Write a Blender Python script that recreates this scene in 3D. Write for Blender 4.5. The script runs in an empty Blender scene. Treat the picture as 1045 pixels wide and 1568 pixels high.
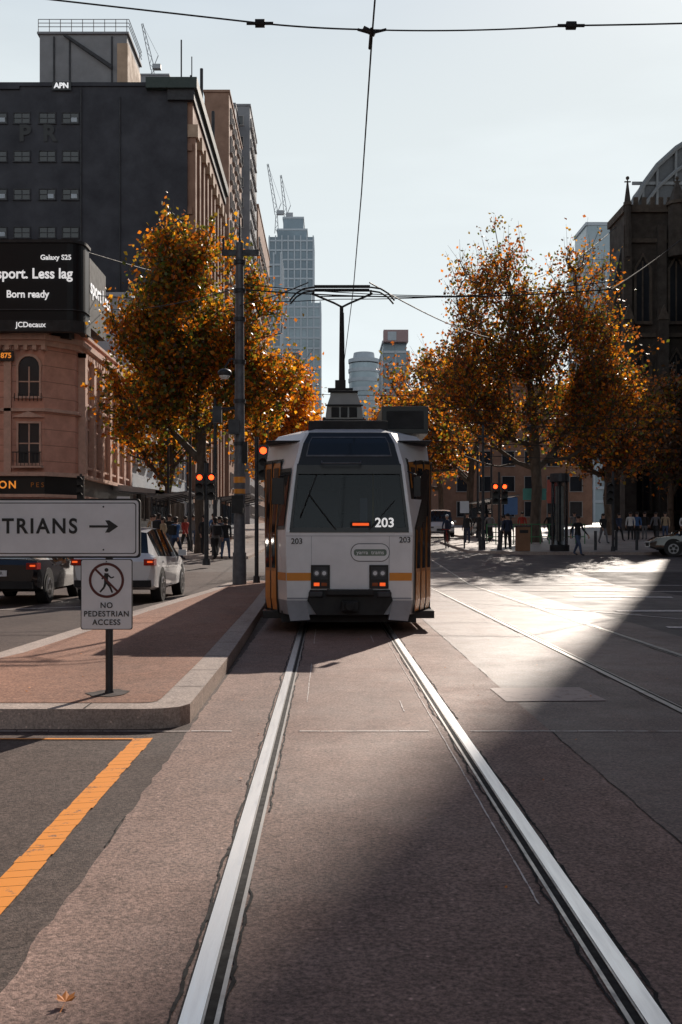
import bpy, bmesh, math, random
import numpy as np
from mathutils import Vector, Matrix, noise
random.seed(7); rng=np.random.default_rng(7)
scene=bpy.context.scene
col=scene.collection
# ------------------------------------------------------------------ terrain
BR=[(-400,0),(31,0),(45,.62),(60,1.10),(100,2.1),(220,4.6),(4000,4.6)]
def g(y):
    for (a,za),(b,zb) in zip(BR[:-1],BR[1:]):
        if y<=b: return za+(zb-za)*(max(y,a)-a)/(b-a)
    return BR[-1][1]
# ------------------------------------------------------------------ materials
def newmat(name):
    m=bpy.data.materials.new(name); m.use_nodes=True
    nt=m.node_tree; nt.nodes.clear(); return m,nt
def M(name,c,rough=.8,metal=0,var=.12,scale=3,bump=0,bscale=40,spec=.5,es=0,coat=0,dirt=0,stretch=None):
    m,nt=newmat(name); N=nt.nodes; L=nt.links
    out=N.new('ShaderNodeOutputMaterial'); p=N.new('ShaderNodeBsdfPrincipled')
    L.new(p.outputs[0],out.inputs[0])
    p.inputs['Roughness'].default_value=rough; p.inputs['Metallic'].default_value=metal
    p.inputs['Specular IOR Level'].default_value=spec; p.inputs['Coat Weight'].default_value=coat
    p.inputs['Base Color'].default_value=(*c,1)
    if es: 
        p.inputs['Emission Color'].default_value=(*c,1); p.inputs['Emission Strength'].default_value=es
    tc=N.new('ShaderNodeTexCoord'); src=tc.outputs['Object']
    if stretch:
        mp=N.new('ShaderNodeMapping'); mp.inputs['Scale'].default_value=stretch; L.new(src,mp.inputs[0]); src=mp.outputs[0]
    if var>0:
        n=N.new('ShaderNodeTexNoise'); n.inputs['Scale'].default_value=scale; n.inputs['Detail'].default_value=7; n.inputs['Roughness'].default_value=.65
        L.new(src,n.inputs['Vector'])
        mr=N.new('ShaderNodeMapRange'); mr.inputs[1].default_value=.3; mr.inputs[2].default_value=.7
        mr.inputs[3].default_value=1-var; mr.inputs[4].default_value=1+var; L.new(n.outputs[0],mr.inputs[0])
        sc=N.new('ShaderNodeVectorMath'); sc.operation='SCALE'; sc.inputs[0].default_value=c
        L.new(mr.outputs[0],sc.inputs['Scale']); L.new(sc.outputs[0],p.inputs['Base Color'])
        mr2=N.new('ShaderNodeMapRange'); mr2.inputs[1].default_value=.3; mr2.inputs[2].default_value=.7
        mr2.inputs[3].default_value=min(1,rough*(1+var)); mr2.inputs[4].default_value=rough*(1-var*.6)
        L.new(n.outputs[0],mr2.inputs[0]); L.new(mr2.outputs[0],p.inputs['Roughness'])
    if bump>0:
        n2=N.new('ShaderNodeTexNoise'); n2.inputs['Scale'].default_value=bscale; n2.inputs['Detail'].default_value=4
        L.new(src,n2.inputs['Vector'])
        b=N.new('ShaderNodeBump'); b.inputs['Strength'].default_value=bump; b.inputs['Distance'].default_value=.01
        L.new(n2.outputs[0],b.inputs['Height']); L.new(b.outputs[0],p.inputs['Normal'])
    return m
def ROAD(name,c1,c2,rough,speck=.5,bscale=90,bump=.5,cracks=.0,stain=.35,spec=.25):
    """worn asphalt / concrete: big stains, mid mottling, fine aggregate, hairline cracks"""
    m,nt=newmat(name); N=nt.nodes; L=nt.links
    out=N.new('ShaderNodeOutputMaterial'); p=N.new('ShaderNodeBsdfPrincipled'); L.new(p.outputs[0],out.inputs[0])
    p.inputs['Specular IOR Level'].default_value=spec
    tc=N.new('ShaderNodeTexCoord'); src=tc.outputs['Object']
    def nz(s,d=6,r=.6,st=None):
        n=N.new('ShaderNodeTexNoise'); n.inputs['Scale'].default_value=s; n.inputs['Detail'].default_value=d; n.inputs['Roughness'].default_value=r
        if st:
            mp=N.new('ShaderNodeMapping'); mp.inputs['Scale'].default_value=st; L.new(src,mp.inputs[0]); L.new(mp.outputs[0],n.inputs[0])
        else: L.new(src,n.inputs['Vector'])
        return n.outputs[0]
    def mr(s,a,b,c,d):
        x=N.new('ShaderNodeMapRange'); L.new(s,x.inputs[0])
        for i,v in enumerate((a,b,c,d)): x.inputs[i+1].default_value=v
        return x.outputs[0]
    def mul(a,b):
        x=N.new('ShaderNodeMath'); x.operation='MULTIPLY'; L.new(a,x.inputs[0]); L.new(b,x.inputs[1]); return x.outputs[0]
    mix=N.new('ShaderNodeMix'); mix.data_type='RGBA'
    mix.inputs['A'].default_value=(*c1,1); mix.inputs['B'].default_value=(*c2,1)
    L.new(mr(nz(.7,8,.7,(1,.45,1)),.35,.65,0,1),mix.inputs['Factor'])
    big=mr(nz(.25,5,.6,(1,.25,1)),.35,.65,1-stain,1+stain*.5)
    fine=mr(nz(48,4,.8),.34,.66,1-speck,1+speck)
    mid=mr(nz(6,7,.75),.3,.7,.78,1.22)
    f=mul(mul(big,fine),mid)
    fl=N.new('ShaderNodeTexVoronoi'); fl.inputs['Scale'].default_value=14; L.new(src,fl.inputs['Vector'])
    f=mul(f,mr(fl.outputs['Distance'],.05,.13,1.9,1.0))
    fd=N.new('ShaderNodeTexVoronoi'); fd.inputs['Scale'].default_value=5.3; L.new(src,fd.inputs['Vector'])
    f=mul(f,mr(fd.outputs['Distance'],.03,.08,.55,1.0))
    if cracks:
        v=N.new('ShaderNodeTexVoronoi'); v.feature='DISTANCE_TO_EDGE'; v.inputs['Scale'].default_value=.4
        wn=N.new('ShaderNodeTexNoise'); wn.inputs['Scale'].default_value=2.2; wn.inputs['Detail'].default_value=8; L.new(src,wn.inputs['Vector'])
        va=N.new('ShaderNodeVectorMath'); va.operation='MULTIPLY_ADD'; L.new(wn.outputs['Color'],va.inputs[0]); va.inputs[1].default_value=(.9,.9,.9); L.new(src,va.inputs[2])
        L.new(va.outputs[0],v.inputs['Vector'])
        f=mul(f,mr(v.outputs['Distance'],.0,.003,1-cracks,1.0))
    sc=N.new('ShaderNodeVectorMath'); sc.operation='SCALE'; L.new(mix.outputs['Result'],sc.inputs[0]); L.new(f,sc.inputs['Scale'])
    L.new(sc.outputs[0],p.inputs['Base Color'])
    L.new(mr(nz(1.1,7,.7),.3,.7,rough+.12,rough-.12),p.inputs['Roughness'])
    b=N.new('ShaderNodeBump'); b.inputs['Strength'].default_value=bump; b.inputs['Distance'].default_value=.008
    L.new(nz(bscale,4,.7),b.inputs['Height']); L.new(b.outputs[0],p.inputs['Normal'])
    return m
def PAINT(name,c,under,wear=.5,rough=.6):
    m,nt=newmat(name); N=nt.nodes; L=nt.links
    out=N.new('ShaderNodeOutputMaterial'); p=N.new('ShaderNodeBsdfPrincipled'); L.new(p.outputs[0],out.inputs[0])
    tc=N.new('ShaderNodeTexCoord')
    n=N.new('ShaderNodeTexNoise'); n.inputs['Scale'].default_value=9; n.inputs['Detail'].default_value=10; n.inputs['Roughness'].default_value=.8
    L.new(tc.outputs['Object'],n.inputs['Vector'])
    r=N.new('ShaderNodeMapRange'); r.inputs[1].default_value=wear-.04; r.inputs[2].default_value=wear+.04; L.new(n.outputs[0],r.inputs[0])
    mx=N.new('ShaderNodeMix'); mx.data_type='RGBA'; mx.inputs['A'].default_value=(*c,1); mx.inputs['B'].default_value=(*under,1)
    L.new(r.outputs[0],mx.inputs['Factor']); L.new(mx.outputs['Result'],p.inputs['Base Color'])
    p.inputs['Roughness'].default_value=rough
    return m
def LEAF(name,c,tr=.5):
    m,nt=newmat(name); N=nt.nodes; L=nt.links
    out=N.new('ShaderNodeOutputMaterial'); d=N.new('ShaderNodeBsdfPrincipled'); t=N.new('ShaderNodeBsdfTranslucent')
    d.inputs['Base Color'].default_value=(*c,1); d.inputs['Roughness'].default_value=.45; d.inputs['Specular IOR Level'].default_value=.5
    t.inputs['Color'].default_value=(min(1,c[0]*2.0),min(1,c[1]*1.8),c[2]*1.0,1)
    mx=N.new('ShaderNodeMixShader'); mx.inputs[0].default_value=tr
    L.new(d.outputs[0],mx.inputs[1]); L.new(t.outputs[0],mx.inputs[2]); L.new(mx.outputs[0],out.inputs[0]); return m
def GLASSY(name,tint=(.5,.55,.6),thr=.6,rough=.03):
    m,nt=newmat(name); N=nt.nodes; L=nt.links
    out=N.new('ShaderNodeOutputMaterial'); t=N.new('ShaderNodeBsdfTransparent'); t.inputs[0].default_value=(*tint,1)
    gl=N.new('ShaderNodeBsdfGlossy'); gl.inputs['Roughness'].default_value=rough; gl.inputs[0].default_value=(.8,.85,.9,1)
    fr=N.new('ShaderNodeFresnel'); fr.inputs[0].default_value=1.4
    mx=N.new('ShaderNodeMixShader'); L.new(fr.outputs[0],mx.inputs[0]); L.new(t.outputs[0],mx.inputs[1]); L.new(gl.outputs[0],mx.inputs[2]); L.new(mx.outputs[0],out.inputs[0]); return m

asph=ROAD('asphalt',(.095,.070,.060),(.13,.098,.085),.68,.6,110,.6,.5,spec=.2)
asph_far=ROAD('asphalt_far',(.105,.086,.078),(.15,.125,.113),.60,.3,60,.4,.2,spec=.30)
asph_side=ROAD('asphalt_side_shaded',(.065,.056,.053),(.09,.078,.073),.72,.35,60,.4,.2,spec=.18)  # darker copy of the far asphalt; right-hand shade put into its colour
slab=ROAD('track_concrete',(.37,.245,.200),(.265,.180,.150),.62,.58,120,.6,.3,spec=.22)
slab2=ROAD('track_bed_shaded',(.23,.158,.132),(.165,.117,.100),.50,.58,120,.6,.3,spec=.42)  # shade on the right-hand road painted in as a darker slab colour
isl=ROAD('island_paving',(.36,.19,.13),(.27,.150,.106),.75,.5,110,.5,.3)
kerbm=ROAD('kerb_stone',(.50,.41,.36),(.40,.33,.29),.65,.35,80,.5,.4)
pave=ROAD('footpath_paving',(.42,.36,.32),(.34,.29,.26),.42,.25,40,.3,.2,spec=.5)
dark=M('crack_dark',(.014,.012,.011),.9,var=.3,scale=20)
ypaint=PAINT('orange_line_paint',(.88,.31,.03),(.14,.095,.075),.60)
wpaint=PAINT('white_line_paint',(.68,.62,.58),(.26,.18,.15),.56)
patch=PAINT('pale_patch',(.42,.32,.28),(.26,.18,.15),.56)
railm=M('rail_steel',(.95,.94,.93),.36,1,var=.12,scale=5,stretch=(8,.5,8))
rails=M('rail_steel_worn',(.42,.40,.38),.42,1,var=.3,scale=8)
black=M('black_paint',(.012,.012,.013),.35,var=.1)
blackm=M('matte_black',(.02,.02,.021),.7,var=.2)
steel=M('galvanised_steel',(.13,.135,.15),.55,.3,var=.25,scale=6)
steel_d=M('dark_steel',(.045,.048,.055),.5,.3,var=.25,scale=5)
white=M('white_board',(.74,.76,.80),.45,var=.07,scale=4)
textb=M('black_lettering',(.015,.015,.016),.5,var=0)
textw=M('white_lettering',(.85,.85,.85),.5,var=0,es=.6)
texto=M('orange_lettering',(.9,.30,.04),.5,var=0,es=.6)
red_l=M('red_lamp',(1,.06,.01),.4,var=0,es=5)
redo_l=M('amber_lamp',(1,.12,.02),.4,var=0,es=.8)
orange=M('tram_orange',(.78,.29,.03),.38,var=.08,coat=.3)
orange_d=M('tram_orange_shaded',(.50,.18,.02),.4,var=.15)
tramw=M('tram_white',(.86,.88,.91),.35,var=.07,scale=2.5,coat=.3)
tramg=M('tram_grey',(.34,.36,.40),.45,var=.15)
glassd=M('dark_glass',(.012,.014,.017),.06,var=0,spec=.6)
glassw=GLASSY('windscreen_glass',(.34,.38,.43))
glassc=GLASSY('clear_glass',(.7,.75,.78))
lampg=M('lamp_glass',(.16,.165,.175),.12,var=0,spec=.8)
# ------------------------------------------------------------------ mesh builder
ALL=[]
class MB:
    def __init__(s,name,parent,bevel=0,smooth=None):
        s.name=name;s.par=parent;s.v=[];s.f=[];s.m=[];s.mats=[];s.bevel=bevel;s.smooth=smooth
    def mi(s,mt):
        if mt not in s.mats: s.mats.append(mt)
        return s.mats.index(mt)
    def poly(s,pts,mt):
        b=len(s.v); s.v+= [tuple(p) for p in pts]; s.f.append(tuple(range(b,b+len(pts)))); s.m.append(s.mi(mt))
    def box(s,x0,x1,y0,y1,z0,z1,mt,rz=0,piv=None):
        P=[(x0,y0,z0),(x1,y0,z0),(x1,y1,z0),(x0,y1,z0),(x0,y0,z1),(x1,y0,z1),(x1,y1,z1),(x0,y1,z1)]
        if rz:
            cx,cy=piv or ((x0+x1)/2,(y0+y1)/2); c,q=math.cos(rz),math.sin(rz)
            P=[(cx+(x-cx)*c-(y-cy)*q,cy+(x-cx)*q+(y-cy)*c,z) for x,y,z in P]
        b=len(s.v); s.v+=P; i=s.mi(mt)
        for f in ((0,3,2,1),(4,5,6,7),(0,1,5,4),(1,2,6,5),(2,3,7,6),(3,0,4,7)):
            s.f.append(tuple(b+k for k in f)); s.m.append(i)
    def cyl(s,p0,p1,r0,r1=None,mt=None,n=10,cap=True):
        r1=r0 if r1 is None else r1
        p0=Vector(p0);p1=Vector(p1);d=p1-p0
        if d.length<1e-6: return
        z=d.normalized(); a=Vector((0,0,1)) if abs(z.z)<.9 else Vector((1,0,0))
        x=z.cross(a).normalized(); y=z.cross(x); b=len(s.v); i=s.mi(mt)
        for P,r in ((p0,r0),(p1,r1)):
            for k in range(n):
                t=2*math.pi*k/n; s.v.append(tuple(P+x*math.cos(t)*r+y*math.sin(t)*r))
        for k in range(n):
            s.f.append((b+k,b+(k+1)%n,b+n+(k+1)%n,b+n+k)); s.m.append(i)
        if cap:
            s.f.append(tuple(b+k for k in range(n-1,-1,-1))); s.m.append(i)
            s.f.append(tuple(b+n+k for k in range(n))); s.m.append(i)
    def tube(s,pts,r,mt,n=6):
        for a,b in zip(pts[:-1],pts[1:]): s.cyl(a,b,r,r,mt,n)
    def prism(s,pts,vec,mt):
        v=Vector(vec); A=[Vector(p) for p in pts]; B=[p+v for p in A]
        s.poly(A,mt); s.poly(B[::-1],mt)
        n=len(A)
        for k in range(n): s.poly([A[(k+1)%n],A[k],B[k],B[(k+1)%n]],mt)
    def ell(s,c,r,mt,nu=12,nv=8):
        rx,ry,rz=(r,r,r) if not hasattr(r,'__len__') else r
        b=len(s.v); i=s.mi(mt)
        for a in range(nv+1):
            ph=math.pi*a/nv
            for k in range(nu):
                t=2*math.pi*k/nu; s.v.append((c[0]+rx*math.sin(ph)*math.cos(t),c[1]+ry*math.sin(ph)*math.sin(t),c[2]+rz*math.cos(ph)))
        for a in range(nv):
            for k in range(nu):
                s.f.append((b+a*nu+k,b+(a+1)*nu+k,b+(a+1)*nu+(k+1)%nu,b+a*nu+(k+1)%nu)); s.m.append(i)
    def loft(s,rings,mt,fm=None,caps=True,closed=True):
        b=len(s.v); n=len(rings[0])
        for r in rings: s.v+=[tuple(p) for p in r]
        for a in range(len(rings)-1):
            for k in range(n if closed else n-1):
                mm=mt if fm is None else (fm(a,k) or None)
                if mm is None: continue
                if mm=='skip': continue
                s.f.append((b+a*n+k,b+a*n+(k+1)%n,b+(a+1)*n+(k+1)%n,b+(a+1)*n+k)); s.m.append(s.mi(mm))
        if caps:
            s.f.append(tuple(b+k for k in range(n-1,-1,-1))); s.m.append(s.mi(mt))
            e=b+(len(rings)-1)*n; s.f.append(tuple(e+k for k in range(n))); s.m.append(s.mi(mt))
    def build(s):
        if not s.v: return
        me=bpy.data.meshes.new(s.name); me.from_pydata(s.v,[],s.f)
        for mt in s.mats: me.materials.append(mt)
        me.polygons.foreach_set('material_index',s.m); me.update()
        if s.smooth is not None:
            bm=bmesh.new(); bm.from_mesh(me); bmesh.ops.remove_doubles(bm,verts=bm.verts,dist=.0005); bmesh.ops.recalc_face_normals(bm,faces=bm.faces); bm.to_mesh(me); bm.free()
            me.polygons.foreach_set('use_smooth',[True]*len(me.polygons))
            me.set_sharp_from_angle(angle=math.radians(s.smooth))
        ob=bpy.data.objects.new(s.name,me); col.objects.link(ob)
        if s.par: ob.parent=s.par
        if s.bevel:
            md=ob.modifiers.new('bev','BEVEL'); md.width=s.bevel; md.segments=2; md.limit_method='ANGLE'; md.angle_limit=math.radians(40)
        return ob
class G:
    def __init__(s,name,loc=(0,0,0),rz=0,scale=1):
        e=bpy.data.objects.new(name,None); e.location=loc; e.rotation_euler=(0,0,rz); e.scale=(scale,)*3; e.empty_display_size=.3
        col.objects.link(e); s.e=e
    def part(s,name,bevel=0,smooth=None):
        m=MB(name,s.e,bevel,smooth); ALL.append(m); return m
    def text(s,body,loc,size,mt,rot=(math.pi/2,0,0),ax='CENTER',off=0,sp=1,name='lettering',ext=.002,sx=1):
        cu=bpy.data.curves.new(name,'FONT'); cu.body=body; cu.size=size; cu.align_x=ax; cu.align_y='CENTER'; cu.offset=off; cu.space_character=sp; cu.extrude=ext
        ob=bpy.data.objects.new('tmp',cu); col.objects.link(ob)
        dg=bpy.context.evaluated_depsgraph_get(); me=bpy.data.meshes.new_from_object(ob.evaluated_get(dg))
        bpy.data.objects.remove(ob); me.materials.clear(); me.materials.append(mt)
        o=bpy.data.objects.new(name,me); col.objects.link(o); o.parent=s.e; o.location=loc; o.rotation_euler=rot; o.scale=(sx,1,1)
def single(name,bevel=0,smooth=None):
    m=MB(name,None,bevel,smooth); ALL.append(m); return m
YB=[b[0] for b in BR[1:-1]]
def sheet(name,poly,off,mt,parent=None,side=None,sideto=-.05):
    bm=bmesh.new(); vs=[bm.verts.new((x,y,0)) for x,y in poly]; bm.faces.new(vs)
    for yb in YB:
        bmesh.ops.bisect_plane(bm,geom=bm.verts[:]+bm.edges[:]+bm.faces[:],plane_co=(0,yb,0),plane_no=(0,1,0))
    bmesh.ops.triangulate(bm,faces=bm.faces[:])
    for v in bm.verts: v.co.z=g(v.co.y)+off
    bm.normal_update()
    for f in bm.faces:
        if f.normal.z<0: f.normal_flip()
    if side:
        ed=[e for e in bm.edges if len(e.link_faces)==1]
        r=bmesh.ops.extrude_edge_only(bm,edges=ed)
        for v in [x for x in r['geom'] if isinstance(x,bmesh.types.BMVert)]: v.co.z=g(v.co.y)+sideto
        for f in [x for x in r['geom'] if isinstance(x,bmesh.types.BMFace)]: f.material_index=1
    me=bpy.data.meshes.new(name); bm.to_mesh(me); bm.free(); me.materials.append(mt)
    if side: me.materials.append(side)
    o=bpy.data.objects.new(name,me); col.objects.link(o)
    if parent: o.parent=parent
    return o
# ------------------------------------------------------------------ ground, roads
sheet('ground',[(-1500,-300),(1500,-300),(1500,3000),(-1500,3000)],-.02,asph_far)
road=G('road')
sheet('asphalt_surface',[(-9,-8),(9,-8),(9,36),(-9,36)],-.010,asph_far,road.e)
sheet('left_lane_surface',[(-9,-8),(-.9,-8),(-.9,36),(-9,36)],-.0075,asph,road.e)
sheet('far_surface',[(-30,36),(60,36),(60,46),(9,46),(9,140),(-9,140),(-9,46),(-30,46)],-.008,asph_far,road.e)
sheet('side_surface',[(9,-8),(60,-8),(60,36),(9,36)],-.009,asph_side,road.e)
edgeL=[(-1.07+random.gauss(0,.007),y) for y in np.arange(-5,36,.12)]
sheet('slab',edgeL+[(1.72,36),(1.72,-5)],-.004,slab,road.e)
sheet('shaded_track_bed',[(1.72,-5),(5.3,-5),(5.3,36),(1.72,36)],-.0045,slab2,road.e)  # strip that carries the painted-in shade right of the slab
tr=G('tram_track')
def strip(mb,x0,x1,y0,y1,off,mt):
    ys=[y0]+[b for b in YB if y0<b<y1]+[y1]
    for a,b in zip(ys[:-1],ys[1:]): mb.poly([(x0,a,g(a)+off),(x1,a,g(a)+off),(x1,b,g(b)+off),(x0,b,g(b)+off)],mt)
tp=tr.part('rails')
for cx,sgn in ((-.42,1),(1.014,-1),(3.02,1),(4.455,-1)):
    a=lambda u:cx+sgn*u
    hw_=.034 if cx<2 else .026
    def S(u0,u1,off,mt,y1=150): 
        x0,x1=sorted((a(u0),a(u1))); strip(tp,x0,x1,-5,y1,off,mt)
    S(-hw_,hw_,.006,railm if cx<2 else rails); S(hw_,.042,.003,rails); S(.042,.074,-.001,dark); S(.074,.090,.003,rails)
    S(-hw_-.006,-hw_,.002,dark)
cr=tr.part('joint_cracks')
def ragged(mb,x,y0,y1,w,off,mt,p=.75,amp=.004,hs=1.0):
    """thin broken joint line made of short wandering slivers"""
    y=y0;cx=x;on=True
    while y<y1:
        h=random.uniform(.02,.06)*hs*(1+max(0,y)/10); nx=x+(cx-x)*.7+random.gauss(0,amp)
        if random.random()<.12: on=random.random()<p
        if on:
            w0=w*random.uniform(.35,1.3); w1=w*random.uniform(.35,1.3); mb.poly([(cx-w0,y,g(y)+off),(cx+w0,y,g(y)+off),(nx+w1,y+h,g(y+h)+off),(nx-w1,y+h,g(y+h)+off)],mt)
        cx=nx; y+=h
for x in (-.475,-.318,.912,1.066): ragged(cr,x,1,26,.007,.001,dark,.8,.005)
for x in (2.96,3.12,4.35,4.51): ragged(cr,x,6,26,.006,.001,dark,.7)
ragged(cr,-1.07,1,8,.004,.001,dark,.7,.006); ragged(cr,1.72,2,26,.004,.001,dark,.7,.004)
jl=tr.part('pale_joint')
ragged(jl,.86,2.5,14,.004,.0012,wpaint,.95,.001)
ragged(jl,-.18,9,16,.005,.0012,wpaint,.5,.001); ragged(jl,.66,8.5,15,.005,.0012,wpaint,.5,.001)
mk=G('road_markings')
a=mk.part('orange_line'); 
y=2.6
while y<7.3:
    h=random.uniform(.09,.13); j=random.gauss(0,.004)
    a.poly([(-1.43+j,y,.0),(-1.29+j,y+.03,.0),(-1.29+j,y+h+.026,.0),(-1.43+j,y+h-.004,.0)],ypaint); y+=h
a.poly([(-4,7.33,0),(-1.43,7.33,0),(-1.43,7.37,0),(-4,7.37,0)],ypaint)
a.poly([(-9,11.6,.0),(-9,11.9,0),(-4,12,.0),(-4,11.9,0)],wpaint)
b=mk.part('white_lines')
x=-6.
while x<9:
    w=random.uniform(.12,.3); h=.026*random.uniform(.6,1.2)
    if not any(x-.06<q<x+w+.06 for q in (-.42,-.34,1.0,.95,3.02,4.45)): b.poly([(x,7.62,.0015),(x+w,7.62,.0015),(x+w,7.62+h,.0015),(x,7.62+h,.0015)],wpaint)
    x+=w+random.uniform(0,.012)
b.poly([(1.62,9.0,.002),(2.55,9.05,.002),(2.5,9.85,.002),(1.6,9.8,.002)],patch)
for (x0,y0,x1,y1,w) in ((3.9,22,9,14,.06),(5.6,16.4,7.3,16.1,.35),(5.8,20,8.2,20,.4),(-9,19,-5.2,21.2,.1),(6.2,25,8.5,24.5,.5),(1.9,24,6,19,.05),(2.2,28,10,27,.25),(2.2,31,11,30.5,.25)):
    d=Vector((x1-x0,y1-y0,0)).normalized(); n=Vector((-d.y,d.x,0))*w/2
    b.poly([(x0-n.x,y0-n.y,.003),(x1-n.x,y1-n.y,.003),(x1+n.x,y1+n.y,.003),(x0+n.x,y0+n.y,.003)],wpaint)
# island
outer=[(-1.45,7.75),(-1.28,7.78),(-1.16,7.86),(-1.1,8.0),(-1.1,10.8),(-1.25,20),(-1.5,30),(-2.2,31),(-2.9,29),(-3.0,25),(-3.5,18),(-3.8,11.5),(-4.6,7.75)]
inner=[(-1.5,8.02),(-1.42,8.05),(-1.38,8.12),(-1.37,8.3),(-1.37,10.8),(-1.5,20),(-1.72,29.6),(-2.2,30.5),(-2.65,28.8),(-2.75,25),(-3.2,18),(-3.5,11.5),(-4.2,8.02)]
ig=G('traffic_island')
sheet('kerb',outer,.15,kerbm,ig.e,side=kerbm); sheet('paving',inner,.154,isl,ig.e)
kj=ig.part('kerb_joints')
for y in (8.9,10.0,11.2,12.6,14,15.6,17.2,19,21): kj.poly([(-1.37,y,.1545),(-1.1,y,.1545),(-1.1,y+.015,.1545),(-1.37,y+.015,.1545)],dark)
for x in (-1.9,-2.7,-3.4): kj.poly([(x,7.752,.1545),(x+.012,7.752,.1545),(x+.012,8.02,.1545),(x,8.02,.1545)],dark)
kj.poly([(-1.86+math.cos(t)*.2*random.uniform(.7,1.1),8.5+math.sin(t)*.22*random.uniform(.7,1.1),.159) for t in np.linspace(0,6.0,14)],M('tar_patch',(.05,.035,.03),.9,var=.3,scale=15))
fp=G('footpath')
sheet('left_path',[(-60,44),(-7.5,44),(-5.5,43),(-3.4,43),(-3.2,46),(-3.2,200),(-60,200)],.12,pave,fp.e,side=kerbm)
sheet('right_path',[(6.8,48),(9,46.5),(15,46),(18,50),(60,56),(60,200),(9.9,200),(9.9,67),(6.8,60)],.12,pave,fp.e,side=kerbm)
lf=single('fallen_leaf'); lo=M('leaf_dead',(.60,.20,.03),.6)
for k in range(5):
    t=.35+k*.72; L_=(.034,.044,.050,.044,.034)[k]; c0=Vector((-.83,3.16,.014)); tip=c0+Vector((math.cos(t)*L_,math.sin(t)*L_,.014)); s1=c0+Vector((math.cos(t-.42)*L_*.62,math.sin(t-.42)*L_*.62,.004)); s2=c0+Vector((math.cos(t+.42)*L_*.62,math.sin(t+.42)*L_*.62,.006))
    lf.poly([c0,s1,tip,s2],lo)
lf.poly([(-.83,3.16,.014),(-.833,3.10,.009),(-.829,3.10,.009)],lo)
lt=single('leaf_litter')
for k in range(520):
    u=random.random()
    if u<.12: x,y,z=random.uniform(-3.4,-1.4),random.uniform(8.2,22),.157
    elif u<.40: x,y=random.uniform(-12,-3.5),random.uniform(44,70); z=g(y)+.13
    elif u<.5: x,y=random.uniform(-1,5),random.uniform(3,24); z=.003
    else: x,y=random.uniform(7,20),random.uniform(48,75); z=g(y)+.13
    r=random.uniform(.008,.018) if y<25 else random.uniform(.05,.11); t=random.random()*6
    lt.poly([(x+r*math.cos(t+q*1.57)*(1 if q%2 else .6),y+r*math.sin(t+q*1.57)*(1 if q%2 else .6),z+random.random()*.01) for q in range(4)],lo)

# ------------------------------------------------------------------ TRAM
TL=16.6
T=G('tram',(.34,15.2,0))
LV=[.30,.52,1.56,2.60,2.95,3.13,3.24]
WF=[.93,.95,.97,.85,.76,.67,.5]; WS=[1.30,1.335,1.335,1.335,1.29,1.14,.8]
YF=[.04,0,0,.20,.33,.50,.9]; YS=[1.05,1.0,1.0,1.02,1.06,1.15,1.4]
def ip(A,z): return float(np.interp(z,LV,A))
def F(sd,z,y=0): return Vector((sd*ip(WF,z),ip(YF,z),z))
def Sh(sd,z): return Vector((sd*ip(WS,z),ip(YS,z),z))
def zs(z0,z1): return [z0]+[l for l in LV if z0+1e-4<l<z1-1e-4]+[z1]
def front(mb,s0,s1,z0,z1,off,mt):
    Z=zs(z0,z1)
    for a,b in zip(Z[:-1],Z[1:]):
        mb.poly([(s0*ip(WF,a),ip(YF,a)-off,a),(s1*ip(WF,a),ip(YF,a)-off,a),(s1*ip(WF,b),ip(YF,b)-off,b),(s0*ip(WF,b),ip(YF,b)-off,b)],mt)
def taper(mb,sd,t0,t1,z0,z1,off,mt):
    Z=zs(z0,z1); n=Vector((sd*.93,-.36,0))*off
    for a,b in zip(Z[:-1],Z[1:]):
        P=[F(sd,a).lerp(Sh(sd,a),t0)+n,F(sd,a).lerp(Sh(sd,a),t1)+n,F(sd,b).lerp(Sh(sd,b),t1)+n,F(sd,b).lerp(Sh(sd,b),t0)+n]
        mb.poly(P if sd>0 else P[::-1],mt)
def side(mb,sd,y0,y1,z0,z1,off,mt):
    Z=zs(z0,z1)
    for a,b in zip(Z[:-1],Z[1:]):
        P=[(sd*(ip(WS,a)+off),y0,a),(sd*(ip(WS,a)+off),y1,a),(sd*(ip(WS,b)+off),y1,b),(sd*(ip(WS,b)+off),y0,b)]
        mb.poly(P if sd>0 else P[::-1],mt)
rings=[]
for z in LV:
    wf,ws,yf,ys=ip(WF,z),ip(WS,z),ip(YF,z),ip(YS,z)
    rings.append([(-wf,yf,z),(wf,yf,z),(ws,ys,z),(ws,TL-ys,z),(wf,TL-yf,z),(-wf,TL-yf,z),(-ws,TL-ys,z),(-ws,ys,z)])
body=T.part('body_shell',smooth=25)
body.loft(rings,tramw,fm=lambda a,k:'skip' if (k==0 and a==2) else (tramg if a==0 else tramw))
tr1=T.part('front_pillars',bevel=.006)
front(tr1,-1,-.93,1.56,2.60,0,tramw); front(tr1,.93,1,1.56,2.60,0,tramw)
gl=T.part('windscreen'); front(gl,-.93,.93,1.62,2.60,-.02,glassw)
tm=T.part('front_trim')
front(tm,-.94,.94,1.555,1.63,.008,black); front(tm,-.945,-.90,1.6,2.62,.008,black); front(tm,.90,.945,1.6,2.62,.008,black)
front(tm,-.93,.93,2.46,3.14,.010,black)
front(tm,-.80,.80,2.76,3.04,.016,glassd)
for s0,s1,z0,z1 in ((-.82,.82,2.735,2.76),(-.82,.82,3.04,3.06),(-.82,-.80,2.76,3.04),(.80,.82,2.76,3.04)): front(tm,s0,s1,z0,z1,.022,steel)
st=T.part('stripe')
front(st,-.998,-.60,.82,.94,.006,orange); front(st,.64,.998,.82,.94,.006,orange)
for sd in (-1,1): side(st,sd,1.2,TL-1.2,.82,.96,.006,orange)
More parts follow.
